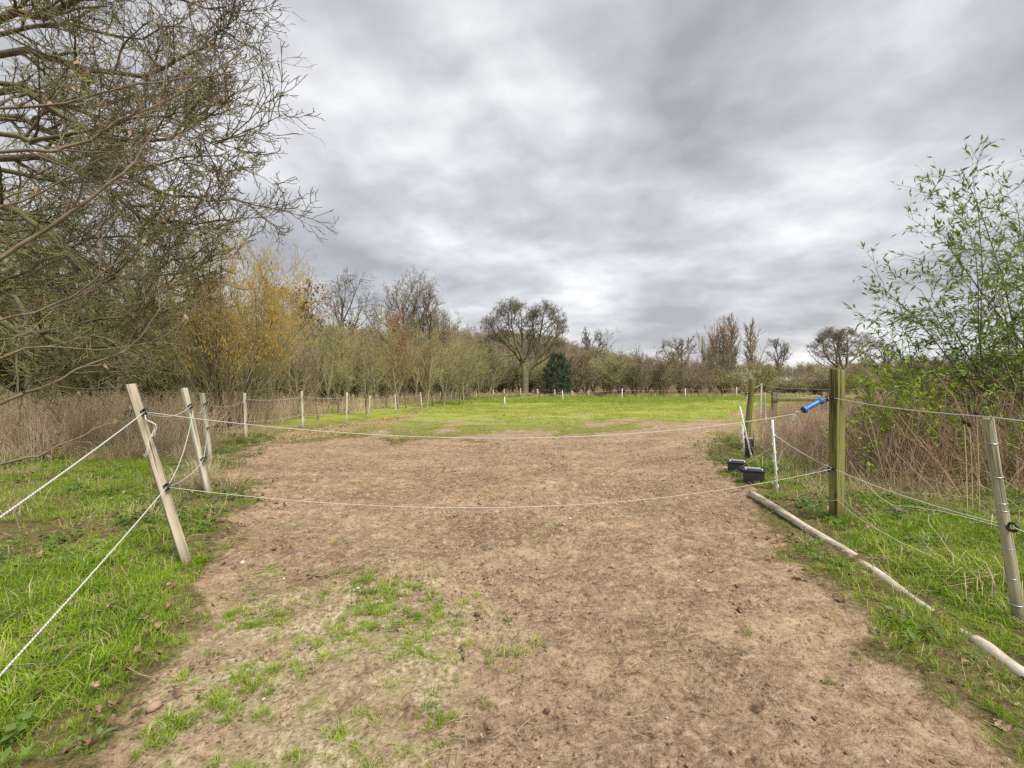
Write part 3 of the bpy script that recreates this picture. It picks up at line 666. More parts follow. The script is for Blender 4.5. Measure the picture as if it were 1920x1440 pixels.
def grow(r, P, R, spec):
    """spec: list of levels (k, t0, t1, ang, asd, lr, rr, rmin, nseg, wig, up, fall); returns every level"""
    out = []
    for (k, t0, t1, ang, asd, lr, rr, rmin, ns, wig, up, fall) in spec:
        O, D, L, R0 = kids(r, P, R, k, t0, t1, ang, asd, lr, .25, rr, rmin, fall)
        P, R = shoots(r, O, D, L, R0, ns, wig, up); out.append((P, R))
    return out
def envelope(c, rad):
    c = np.array(c, float); rad = np.array(rad, float)
    def f(P):
        g = np.random.default_rng(len(P)).uniform(.80, 1.16, (len(P), 1, 1)); v = (P-c)/(rad*g); L = np.linalg.norm(v, axis=-1, keepdims=True); k = g*np.where(L > .75, (.75+.33*np.tanh((L-.75)*1.6))/np.maximum(L, 1e-6), 1.0)
        return np.where(P[..., 2:3] > 1.0, c+v*k*rad, P)
    return f
def tree_meshes(seed, H, r0, spec, bark, twig=None, nroots=1, lean=.06, trunk_wig=.05, trunk_frac=1.0, spread=0.0, sides=(8, 5, 3, 3, 3), roots=None, split=1, tip=.25, trunk_up=.05, leaf=None, env=None, fat=1.0):
    """returns [(part name, mesh)]: trunk and thick limbs, then the fine crown, then any leaves"""
    r = np.random.default_rng(seed)
    if roots is None:
        a = r.uniform(0, 6.283, nroots)+np.arange(nroots)*2.4; q = np.sqrt(r.uniform(.05, 1, nroots))
        O = np.stack([np.cos(a)*.10*spread, np.sin(a)*.10*spread, np.full(nroots, -.12)], 1) if nroots > 1 else np.array([[0, 0, -.15]])
        D = np.stack([np.cos(a)*q*spread+r.normal(0, lean, nroots), np.sin(a)*q*spread+r.normal(0, lean, nroots), np.ones(nroots)], 1)
        L = H*trunk_frac*r.uniform(.78, 1.0, nroots) if nroots > 1 else np.array([H*trunk_frac])
        P, R = shoots(r, O, D, L, np.full(nroots, r0)*(r.uniform(.7, 1, nroots) if nroots > 1 else 1), 9, trunk_wig, trunk_up, tip)
        if nroots == 1: R[:, 0] *= 1.35
    else: P, R = roots
    if fat != 1: spec = [tuple(list(l[:7])+[l[7]*fat]+list(l[8:])) for l in spec]
    lv = grow(r, P, R, spec)
    if env: lv = [(env(p), q) for p, q in lv]; P = env(P)
    wood = MB(); wood.tubes(P, R, sides[0])
    for i in range(split): wood.tubes(lv[i][0], lv[i][1], sides[i+1])
    fine = MB()
    for i in range(split, len(lv)): fine.tubes(lv[i][0], lv[i][1], sides[min(i+1, 4)])
    parts = [('trunk', wood.mesh('trunk', bark, True)), ('crown', fine.mesh('crown', twig or bark))]
    if leaf:
        n, size, mat, droop, wr = leaf; Pf, _ = lv[-1]; B = len(Pf)
        b = r.integers(0, B, n); s = r.integers(0, Pf.shape[1]-1, n); w = r.uniform(0, 1, (n, 1)); p = Pf[b, s]*(1-w)+Pf[b, s+1]*w
        d = norm(r.normal(0, 1, (n, 3))+norm(Pf[b, s+1]-Pf[b, s])*.8+np.array([0, 0, -droop])); k = MB()
        L = size*r.uniform(.6, 1.25, n); k.leaves(p, d, r.normal(0, 1, (n, 3)), L, L*wr); parts.append(('foliage', k.mesh('foliage', mat)))
    return parts
def plant(name, parts, x, y, label, cat, group=None, rz=0.0, s=1.0, sz=None, tilt=(0, 0), dz=0.0):
    t = thing(name, (x, y, gz(x, y)+dz), label, cat, group); t.rotation_euler = (tilt[0], tilt[1], rz); t.scale = (s, s, sz or s)
    for nm, me in parts: obj(nm, me, t)
    return t
def pxx(px, d): return (px-960.0)/F*d

M_olive = barkmat('olive_twigs', [(0.246, 0.217, 0.109), (0.348, 0.312, 0.160), (0.450, 0.399, 0.225)], (0.290, 0.297, 0.087), 0.02, 3)
M_grey_t = barkmat('grey_brown_twigs', [(0.123, 0.102, 0.080), (0.189, 0.160, 0.123), (0.275, 0.232, 0.181)], None, 0, 3)
M_brown_t = barkmat('warm_brown_twigs', [(0.195, 0.15, 0.105), (0.27, 0.212, 0.15), (0.335, 0.275, 0.20)], None, 0, 3)
M_oakbark = barkmat('oak_bark', [(0.109, 0.094, 0.065), (0.174, 0.152, 0.102), (0.246, 0.217, 0.152)], (0.203, 0.217, 0.065), 0.05, 2.5)
M_mossy = barkmat('mossy_bark', [(0.085, 0.07, 0.05), (0.14, 0.12, 0.085), (0.20, 0.17, 0.125)], (0.155, 0.165, 0.05), 0.03, 5)
M_mossytwig = barkmat('mossy_twigs', [(0.14, 0.11, 0.075), (0.215, 0.175, 0.12), (0.30, 0.25, 0.175)], (0.235, 0.255, 0.06), 0.07, 4)
M_canopytwig = barkmat('dark_mossy_twigs', [(0.10, 0.08, 0.056), (0.155, 0.128, 0.088), (0.215, 0.182, 0.13)], (0.20, 0.22, 0.045), 0.06, 4)
M_hazelbark = barkmat('hazel_bark', [(0.13, 0.095, 0.07), (0.195, 0.15, 0.112), (0.26, 0.21, 0.16)], (0.15, 0.145, 0.055), -0.06, 7)
M_youngbark = barkmat('young_trunk_bark', [(0.16, 0.135, 0.08), (0.24, 0.205, 0.13), (0.31, 0.275, 0.18)], (0.20, 0.20, 0.07), 0.04, 6)
M_birch = barkmat('birch_bark', [(0.30, 0.27, 0.22), (0.52, 0.48, 0.41), (0.62, 0.58, 0.50)], None, 0, 2.2)
M_poplar = barkmat('poplar_twigs', [(0.196, 0.145, 0.087), (0.290, 0.217, 0.138), (0.384, 0.304, 0.203)], None, 0, 1.5)
M_catkin = leafmat('hazel_catkins', [(0.48, 0.22, 0.035), (0.58, 0.32, 0.05), (0.62, 0.42, 0.10)], .7, .25, 2.5)
M_rustleaf = leafmat('rusty_dead_leaves', [(0.22, 0.085, 0.03), (0.36, 0.15, 0.055), (0.45, 0.22, 0.09)], .7, .3, 2)
M_redleaf = leafmat('dark_red_seed_clusters', [(0.10, 0.04, 0.03), (0.17, 0.065, 0.045), (0.22, 0.10, 0.07)], .7, .2, 2)
M_holly = leafmat('holly_leaves', [(0.03, 0.055, 0.035), (0.05, 0.09, 0.055), (0.08, 0.135, 0.07)], .5, .1, 2.2)
M_ivy = leafmat('ivy_leaves', [(0.03, 0.055, 0.016), (0.06, 0.10, 0.025), (0.10, 0.14, 0.035)], .45, .2, 2.5)
M_bud = leafmat('yellow_green_buds', [(0.21, 0.24, 0.045), (0.27, 0.29, 0.07), (0.33, 0.33, 0.10)], .6, .3, 2)

# --- far wood on the hill: reads as one mass
def far_wood():
    r = np.random.default_rng(77)
    sp = [(9, .25, 1, .75, .2, .55, .6, .05, 3, .14, .10, .5), (7, .25, 1, .7, .25, .5, .6, .04, 2, .2, .06, .4), (4, .3, 1, .7, .3, .5, .6, .035, 2, .2, .0, .3)]
    protos = []
    mats = [M_brown_t, barkmat('purple_brown_far_twigs', [(0.17, 0.12, 0.10), (0.23, 0.17, 0.14), (0.29, 0.22, 0.19)], None, 0, 1), M_olive, M_brown_t]
    for i in range(4):
        ps = tree_meshes(500+i, 9, .16, sp, mats[i], mats[i], sides=(4, 3, 3, 3, 3), trunk_wig=.04); m = MB()
        V = []; Fq = []; n = 0
        for _, me in ps:
            v = np.empty(len(me.vertices)*3); me.vertices.foreach_get('co', v); q = np.empty(len(me.loops), int); me.loops.foreach_get('vertex_index', q)
            V.append(v.reshape(-1, 3)); Fq.append(q.reshape(-1, 4)+n); n += len(v)//3
        protos.append(raw_mesh('far_tree', np.concatenate(V), [np.concatenate(Fq)], [mats[i]]))
    n = 8200; d = 88+(330-88)*r.uniform(0, 1, n)**1.25; a = r.uniform(-1.05, 1.05, n); x = np.sin(a)*d*1.15; y = np.cos(a)*d
    z = ground_z(x, y)-.2
    s = r.uniform(.65, 1.1, n); s *= np.interp(a, [.05, .2, .3], [1, .8, .7])
    # keep trees standing apart a little where the valley opens on the right
    k = d > np.interp(a, [.0, .10, .20, .30, .42, .6], [98, 105, 130, 175, 190, 190])
    P = np.stack([x, y, z], 1)[k]
    scatter('far_wood', P, protos, None, s[k], 3, 'brown leafless wood covering the low hill behind the paddock', 'wood')
far_wood()

# --- thickets and bushes behind the far fence and on the left
bush_spec = [(9, .12, 1, .55, .2, .55, .6, .012, 4, .13, .10, .4), (8, .2, 1, .6, .25, .5, .6, .009, 3, .18, .06, .4), (5, .25, 1, .65, .3, .5, .7, .007, 2, .2, .04, .3)]
def bush_kind(seed, mat, twig, H=4.2, n=7, spread=.55, leaf=None, thick=1.0):
    sp = [tuple(list(l[:7])+[l[7]*thick]+list(l[8:])) for l in bush_spec]
    return tree_meshes(seed, H, .05*thick, sp, mat, twig, n, .08, .08, .92, spread, (5, 4, 3, 3, 3), None, 1, .3, .03, leaf)
bushA = [bush_kind(600+i, M_oakbark, m, 4.4, 8, .5, lf, 1.9) for i, (m, lf) in enumerate(((M_brown_t, None), (M_olive, None), (M_olive, (2500, .10, M_bud, .1, .6)), (M_brown_t, None)))]
r = np.random.default_rng(31)
HG = 'leafless bushes in the scrub behind the far fence'
names = {0: 'brown leafless bush in the scrub behind the far boundary fence', 1: 'olive twigged bush in the scrub behind the far boundary fence', 2: 'budding yellow-green bush in the scrub behind the far fence', 3: 'brown leafless bush in the scrub behind the far boundary fence'}
for i in range(62):
    px = 850+(1720-850)*(i+r.uniform(-.4, .4))/62; d = (48.5, 54, 61, 69)[i % 4]+r.uniform(-1.5, 1.5)
    if 1320 < px and d < 52: d += 8
    if 945 < px < 1020: d = max(d, 60)
    top = np.interp(px, [850, 900, 1000, 1100, 1180, 1250, 1350, 1450, 1550, 1720], [650, 668, 668, 670, 675, 680, 682, 694, 698, 700])+r.uniform(-16, 22)
    h = CH+(720-top)/F*d; k = int(r.choice([0, 1, 2, 3], p=[.32, .34, .14, .2]))
    plant('hawthorn_bush', bushA[k], pxx(px, d), d, names[k], 'bush', HG, r.uniform(0, 6.28), r.uniform(.95, 1.25)*max(h/4.6, .75), h/4.4)

# --- named trees behind the field
oak_spec = [(10, .28, 1, .72, .18, .50, .55, .03, 7, .13, .045, .30), (7, .22, 1, .72, .22, .50, .6, .02, 5, .17, .05, .35), (6, .2, 1, .75, .25, .5, .6, .016, 4, .2, .03, .35), (5, .2, 1, .75, .3, .50, .7, .013, 2, .22, .02, .3)]
def oak():
    r = np.random.default_rng(9)
    # two stems from one foot: the left one bends out, the right one slants up
    A = np.array([[0, 0, -.2], [-.10, 0, 1.2], [-.25, .05, 2.4], [-.45, .1, 3.4], [-1.0, .1, 4.3], [-2.0, .2, 5.2], [-3.0, .1, 6.0], [-3.8, 0, 6.8], [-4.4, 0, 7.4]])
    B_ = np.array([[.0, .1, -.2], [.35, .1, 1.1], [.9, .1, 2.2], [1.3, .2, 3.2], [1.5, .3, 4.3], [1.6, .3, 5.4], [1.9, .3, 6.6], [2.1, .2, 7.8], [2.3, .2, 8.8]])
    C_ = np.array([[-.4, .1, 3.3], [-.5, .2, 4.0], [-.45, .4, 4.8], [-.3, .5, 5.6], [-.3, .5, 6.4], [-.5, .4, 7.3], [-.6, .4, 8.1], [-.5, .3, 8.8], [-.6, .3, 9.3]])
    D_ = np.array([[1.4, .3, 3.6], [2.0, .2, 4.2], [2.7, .1, 4.7], [3.3, 0, 5.3], [3.8, -.1, 6.0], [4.1, -.1, 6.7], [4.4, 0, 7.4], [4.6, 0, 7.9], [4.8, 0, 8.3]])
    E_ = np.array([[-.3, 0, 2.6], [-.5, -.6, 3.5], [-.9, -1.2, 4.4], [-1.2, -1.6, 5.4], [-1.5, -1.8, 6.4], [-1.7, -1.9, 7.2], [-1.8, -2, 8.0], [-2, -2, 8.6], [-2.1, -2.1, 9.1]])
    P = np.stack([A, B_, C_, D_, E_]); P[:, 1:] += r.normal(0, .07, P[:, 1:].shape)
    R = np.array([.30, .26, .17, .15, .16])[:, None]*np.linspace(1, .16, 9)[None, :]; R[:2, 0] *= 1.3
    return tree_meshes(10, 10, .3, oak_spec, M_oakbark, M_grey_t, roots=(P*[.86, .86, 1], R), split=2, sides=(9, 6, 4, 3, 3), env=envelope((.0, 0, 6.6), (4.7, 4.4, 3.6)), fat=1.25)
oak_parts = oak()
d = 48.6; plant('oak_tree', oak_parts, pxx(985, d), d, 'broad leafless oak with a forked trunk behind the far fence', 'tree', None, 0, 1.0)
def dome(seed, H, r0, bark, twig, frac=.72, sp=None, **kw): return tree_meshes(seed, H, r0, sp or [(11, .22, 1, .70, .2, .60, .62, .035, 6, .12, .06, .45), (7, .22, 1, .68, .22, .52, .6, .022, 4, .16, .05, .35), (6, .2, 1, .72, .28, .5, .6, .016, 3, .2, .03, .3), (4, .2, 1, .72, .3, .48, .7, .013, 2, .22, .02, .3)], bark, twig, trunk_frac=frac, split=2, sides=(7, 5, 4, 3, 3), **kw)
E10 = envelope((0, 0, 6.2), (4.6, 4.6, 4.0))
domes = [dome(40, 10, .28, M_oakbark, M_grey_t, env=E10, fat=2.2), dome(41, 10, .26, M_oakbark, M_grey_t, .8, env=E10), dome(42, 10, .26, M_oakbark, M_brown_t, .68, env=E10)]
far_grey = dome(45, 10, .26, M_oakbark, M_grey_t, .8, env=E10, fat=2.2)
def big(px, top, d, kind, label, rz=0, wid=1.0, name='bare_tree'):
    h = CH+(720-top)/F*d-gz(pxx(px, d), d); v = kind
    zmax = max(max(c.co.z for c in me.vertices) for _, me in v); s = h/zmax
    return plant(name, v, pxx(px, d), d, label, 'tree', None, rz, s*wid, s)
big(768, 500, 38, dome(43, 11, .24, M_oakbark, M_grey_t, .72, nroots=4, spread=.30, lean=.02, env=envelope((0, 0, 6.6), (4.2, 4.2, 4.6)), fat=.9), 'tall bare tree with several upright stems above the left thicket', .4, 1.0)
big(655, 503, 33, domes[1], 'bare grey tree rising behind the tree hung with dark red clusters', 1.3, .85)
big(828, 575, 42, domes[2], 'brownish bare tree right beside the tall many-stemmed tree', 2.0, .8)
big(1276, 628, 78, domes[0], 'small spreading bare tree left of the poplars', .8, 1.0)
big(1580, 608, 72, oak_parts, 'wide domed bare tree beyond the green gate post', 3.4, 1.15)
big(1660, 632, 76, far_grey, 'bare tree half hidden behind the leafy shrub', 2.5, 1.1)
big(1460, 630, 95, far_grey, 'thin pale bare tree standing right of the brown poplar', 4.1, .75)
big(1110, 612, 100, domes[0], 'thin treetop rising over the hill wood beside the birch', 5.0, .7)
big(905, 602, 100, domes[2], 'small bare treetop on the skyline left of the oak', 3.0, .9)
big(880, 606, 104, domes[1], 'low bare treetop on the skyline beside the thicket end', 1.0, .8)
pop_spec = [(38, .08, 1, .40, .12, .34, .5, .03, 4, .06, .10, .65), (9, .15, 1, .42, .15, .42, .6, .022, 3, .1, .08, .4), (5, .2, 1, .45, .2, .45, .7, .018, 2, .12, .06, .3)]
pop = [tree_meshes(60+i, 15, .25, pop_spec, M_poplar, M_poplar, split=1, sides=(7, 4, 3, 3, 3), fat=1.8, trunk_wig=.02, lean=.02) for i in range(2)]
pop_loose = tree_meshes(63, 15, .20, [(14, .12, 1, .38, .12, .42, .5, .03, 5, .07, .09, .5), (7, .15, 1, .42, .15, .42, .6, .022, 3, .12, .07, .4), (5, .2, 1, .5, .2, .42, .7, .016, 2, .15, .05, .3)], M_oakbark, M_poplar, nroots=7, spread=.26, fat=1.8, split=1, sides=(7, 4, 3, 3, 3), trunk_wig=.03)
big(1352, 590, 85, pop_loose, 'loose group of upright poplar stems with pale grey twigs', .5, .9, 'poplar_tree')
big(1371, 582, 86, pop[0], 'tallest narrow poplar standing against the sky', 0, 1.05, 'poplar_tree')
big(1410, 593, 84, pop[1], 'dense brown column-shaped poplar', 1, 1.25, 'poplar_tree')
big(1330, 612, 84, pop_loose, 'leaning outer stems of the poplar group on its shorter side', 2.2, .8, 'poplar_tree')
birch = tree_meshes(70, 10, .11, [(20, .35, 1, .5, .15, .22, .5, .018, 4, .1, .08, .4), (6, .2, 1, .5, .2, .45, .6, .013, 3, .14, .03, .3), (4, .2, 1, .55, .25, .45, .7, .011, 2, .15, -.02, .3)], M_birch, M_grey_t, split=0, sides=(7, 4, 3, 3, 3), trunk_wig=.03, tip=.12)
big(1128, 610, 60, birch, 'slender white-trunked birch in front of the scrub', 0, 1.1, 'birch_tree')
# dark holly
def holly():
    r = np.random.default_rng(71); ns = 300; u = r.uniform(0, 1, ns); a = r.uniform(0, 6.283, ns)
    prof = np.interp(u, [0, .1, .45, .75, .92, 1.0], [1.25, 1.45, 1.30, .98, .55, .12])*(1+.13*np.sin(a*4+u*7)+.10*np.sin(a*3-u*11))
    rad = prof*np.sqrt(r.uniform(.35, 1.0, ns)); C = np.stack([np.cos(a)*rad, np.sin(a)*rad, .1+u*4.1], 1)
    ax = norm(np.stack([np.cos(a), np.sin(a), r.normal(.45, .35, ns)], 1)); m = 42; b = np.repeat(np.arange(ns), m); n = len(b)
    t = r.uniform(-.1, .55, n)*r.uniform(.6, 1.1, ns)[b]; p = C[b]+ax[b]*t[:, None]+r.normal(0, .07, (n, 3))
    d = norm(ax[b]*.5+r.normal(0, .7, (n, 3))); L = r.uniform(.08, .15, n); k = MB(); k.leaves(p, d, r.normal(0, 1, (n, 3))+[0, 0, .8], L, L*.55)
    m = MB(); P, R = shoots(r, np.array([[0, 0, -.1]]), np.array([[0, 0, 1.]]), np.array([4.2]), np.array([.09]), 8, .03, .02, .15); m.tubes(P, R, 7)
    lv = grow(r, P, R, [(26, .04, .98, 1.1, .2, .30, .4, .012, 3, .1, .03, .75)]); m.tubes(lv[0][0], lv[0][1], 4)
    return [('trunk', m.mesh('trunk', M_oakbark, True)), ('foliage', k.mesh('foliage', M_holly))]
d = 47.6; plant('holly_tree', holly(), pxx(1045, d), d, 'dark evergreen holly standing alone behind the far fence', 'tree', None, .4, .90, 1.04)
# pale blossom bush and the sapling on the hump
def blossom():
    M = leafmat('pale_blossom', [(0.55, 0.52, 0.42), (0.66, 0.63, 0.53), (0.72, 0.70, 0.62)], .7, .3, 3)
    return tree_meshes(75, 2.6, .035, bush_spec, M_oakbark, M_olive, 5, .08, .08, .9, .45, (5, 4, 3, 3, 3), leaf=(1500, .06, M, .1, .7))
d = 40; plant('blossom_bush', blossom(), pxx(1404, d), d, 'small bush with pale blossom behind the stout round post', 'bush', None, 0, 1.0)
d = 25.5; plant('bare_sapling', tree_meshes(76, 1.0, .012, [(6, .1, 1, .5, .2, .6, .7, .005, 3, .1, .05, .3), (4, .2, 1, .5, .2, .5, .7, .004, 2, .1, 0, .3)], M_brown_t, M_brown_t, 6, .1, .1, .9, .5, (4, 3, 3, 3, 3)), pxx(1332, d), d, 'twiggy brown sapling on the edge of the grassy hump', 'shrub', None, 0, 1.2)
# ------------------------------------------------------------------ left side: hazel, young trees, wood edge
def hazel():
    sp = [(9, .15, 1, .42, .15, .5, .6, .007, 5, .09, .05, .35), (7, .2, 1, .55, .2, .5, .6, .0045, 3, .13, .05, .35), (4, .2, 1, .6, .3, .5, .7, .0035, 2, .15, .04, .3)]
    r = np.random.default_rng(80); n = 26; a = r.uniform(0, 6.283, n); q = np.sqrt(r.uniform(.02, 1, n))
    O = np.stack([np.cos(a)*.26*q, np.sin(a)*.26*q, np.full(n, -.1)], 1); D = np.stack([np.cos(a)*q*.42+.03, np.sin(a)*q*.42, np.ones(n)], 1)
    P, R = shoots(r, O, D, 4.9*r.uniform(.62, 1, n), r.uniform(.022, .042, n), 10, .045, .015, .2)
    lv = grow(r, P, R, sp)
    w = MB(); w.tubes(P, R, 6); f = MB()
    for l in lv: f.tubes(l[0], l[1], 3)
    # catkins hang in small bunches from the fine twigs
    Pf = lv[2][0]; m = 17000; b = r.integers(0, len(Pf), m); p = Pf[b, r.integers(1, 3, m)]+r.normal(0, .012, (m, 3))
    keep = r.uniform(0, 1, m) < np.clip(.30+.65*sstep(-1.0, .9, p[:, 0]), 0, 1)*sstep(1.0, 2.4, p[:, 2])*(1-.6*sstep(4.3, 5.2, p[:, 2])); p = p[keep]; m = len(p)
    L = r.uniform(.045, .085, m); e = p+np.stack([r.normal(0, .008, m), r.normal(0, .008, m), -L], 1)
    c = MB(); c.tubes(np.stack([p, (p+e)/2+r.normal(0, .002, (m, 3)), e], 1), np.tile([[.005, .0085, .004]], (m, 1)), 3)
    return [('stems', w.mesh('stems', M_hazelbark, True)), ('twigs', f.mesh('twigs', M_olive)), ('catkins', c.mesh('catkins', M_catkin))]
d = 12.6; plant('hazel_shrub', hazel(), pxx(428, d), d, 'many-stemmed hazel covered in orange-yellow catkins behind the rope fence', 'shrub', None, 0, 1.0)
yspec = [(20, .13, 1, .55, .16, .52, .50, .009, 5, .08, .07, .55), (9, .15, 1, .5, .2, .48, .6, .0065, 3, .12, .05, .35), (5, .2, 1, .55, .25, .46, .7, .005, 2, .15, .03, .3)]
young = [tree_meshes(90+i, 4.2, .055, yspec, M_youngbark, M_olive, sides=(7, 4, 3, 3, 3), trunk_wig=.05, lean=.08, leaf=((900, .045, M_bud, .0, .5) if i == 1 else None)) for i in range(4)]
youngb = [tree_meshes(96+i, 4.2, .06, yspec, M_oakbark, M_brown_t, sides=(7, 4, 3, 3, 3), trunk_wig=.06, lean=.1) for i in range(2)]
rust = tree_meshes(99, 3.9, .045, yspec, M_oakbark, M_brown_t, sides=(6, 4, 3, 3, 3), trunk_wig=.06, leaf=(1500, .085, M_rustleaf, .5, .55))
YG = 'young leafless trees planted behind the left rope fence'
r = np.random.default_rng(33)
ylist = [(500, 15.5), (517, 17.5), (562, 17), (598, 15.8), (613, 18.5), (634, 19.5), (655, 21), (688, 18.5), (706, 22), (724, 24), (748, 23), (800, 24), (812, 27), (823, 29), (832, 25.5), (846, 31), (862, 28), (870, 27.5), (886, 29.5), (852, 35), (780, 29), (765, 33), (695, 28), (640, 27), (590, 25), (545, 23), (900, 36), (915, 40), (476, 20), (450, 24), (880, 38), (835, 38)]
for i, (px, d) in enumerate(ylist):
    top = np.interp(px, [450, 520, 600, 700, 800, 860, 915], [600, 590, 604, 620, 628, 640, 660])+r.uniform(-26, 34); h = CH+(720-top)/F*d
    b_ = i % 5 == 3; v = youngb[i % 2] if b_ else young[i % 4]
    plant('young_tree', v, pxx(px, d), d, 'young brown-twigged tree behind the left rope fence' if b_ else 'young olive-twigged tree with pale slim trunk behind the left rope fence', 'tree', YG, r.uniform(0, 6.28), h/4.6*r.uniform(.8, 1.25), h/4.6, tilt=(r.normal(0, .06), r.normal(0, .06)))
for px, d, top, lb in ((762, 23.5, 640, 'sapling hung with rusty dead leaves behind the left rope fence'), (738, 30, 600, 'taller sapling with rusty dead leaves at the back of the thicket'), (790, 26.5, 655, 'short sapling with rusty dead leaves beside a dark trunk')):
    h = CH+(720-top)/F*d; plant('beech_sapling', rust, pxx(px, d), d, lb, 'tree', None, px, h/4.3*.8, h/4.3)
redt = dome(101, 8, .16, M_oakbark, M_brown_t, .75, env=envelope((0, 0, 5), (3.2, 3.2, 3.2)), leaf=(800, .22, M_redleaf, .9, .55))
big(598, 512, 27, redt, 'bare tree hung with dark red clusters beside the grey tree', .9, .95)
big(812, 588, 37, dome(102, 8, .16, M_oakbark, M_brown_t, .75, leaf=(420, .20, M_redleaf, .9, .5)), 'brown tree with sparse red clusters near the thicket end', 2, .85)
big(503, 458, 21, tree_meshes(103, 8, .10, [(12, .25, 1, .40, .12, .5, .55, .014, 5, .07, .08, .5), (7, .2, 1, .45, .2, .48, .6, .009, 3, .12, .06, .35), (4, .2, 1, .5, .25, .46, .7, .007, 2, .15, .04, .3)], M_oakbark, M_grey_t, nroots=4, spread=.25, sides=(6, 4, 3, 3, 3)), 'upright bare tree with fine grey shoots rising behind the hazel', 0, 1.0)
# wood edge on the far left, mossy and tangled
mspec = [(13, .10, 1, .75, .2, .55, .6, .02, 6, .14, .02, .4), (9, .15, 1, .7, .25, .5, .6, .010, 4, .17, .04, .35), (6, .2, 1, .7, .3, .48, .6, .007, 3, .2, .03, .3), (3, .2, 1, .7, .3, .5, .7, .0055, 2, .2, .03, .3)]
edge = [tree_meshes(110+i, 7.5, .15, mspec, M_mossy, M_mossytwig, trunk_frac=.8, split=2, sides=(7, 5, 3, 3, 3), trunk_wig=.08, lean=.12) for i in range(3)]
ivyt = tree_meshes(115, 6.0, .12, [(14, .05, 1, .8, .25, .36, .6, .02, 5, .15, .02, .35), (9, .15, 1, .75, .25, .5, .6, .010, 3, .17, .02, .3), (4, .2, 1, .7, .3, .5, .6, .007, 2, .2, .0, .3)], M_mossy, M_mossytwig, trunk_frac=.9, leaf=(9000, .085, M_ivy, .3, .8))
EG = 'mossy trees along the wood edge on the left'
r = np.random.default_rng(35)
for i, (px, d, top) in enumerate([(-180, 14, 250), (-60, 16.5, 300), (40, 15, 420), (130, 17.5, 350), (215, 16, 470), (300, 19, 430), (345, 17, 560), (390, 22, 520), (-120, 21, 200), (80, 23, 300), (250, 24, 380), (440, 27, 555), (-260, 17, 200), (180, 27, 380), (340, 28, 470), (20, 28, 260), (540, 33, 560)]):
    h = CH+(720-top)/F*d; plant('mossy_tree', edge[i % 3], pxx(px, d), d, 'tangled mossy bare tree on the wood edge behind the dead bramble', 'tree', EG, r.uniform(0, 6.28), h/8.2*1.25, h/8.2)
for px, d, top, lb in ((60, 17, 470, 'ivy-clad dark green tree deep in the left wood edge'), (-80, 19, 400, 'tall ivy-clad tree partly outside the left wood edge'), (285, 21, 610, 'low ivy-covered tree behind the tangled mossy branches'), (170, 22, 560, 'broad ivy-covered tree in the shade of the wood edge')):
    h = CH+(720-top)/F*d; plant('ivy_tree', ivyt, pxx(px, d), d, lb, 'tree', None, px, h/6.4, h/6.4)
bushL = [bush_kind(640+i, M_mossy, m, 3.6, 8, .55, None, 1.0) for i, m in enumerate((M_mossytwig, M_olive, M_brown_t))]
LGp = 'leafless bushes filling the left thicket'
lb = ('mossy green-brown bush filling the left thicket', 'olive bush filling the left thicket', 'brown bush filling the left thicket')
for i in range(92):
    px = -160+1070*(i+r.uniform(-.4, .4))/92; d = np.interp(px, [-160, 300, 500, 900], [17, 18, 22, 40])+(0, 4, 8, 13)[i % 4]+r.uniform(-1, 1)
    top = np.interp(px, [-160, 350, 600, 850, 900], [560, 610, 640, 655, 665])+r.uniform(-22, 15); h = CH+(720-top)/F*d
    k = int(r.choice([0, 1, 2], p=[.5, .3, .2] if px < 380 else [.12, .48, .40]))
    plant('thicket_bush', bushL[k], pxx(px, d), d, lb[k], 'bush', LGp, r.uniform(0, 6.28), h/3.8*1.15, h/3.8)

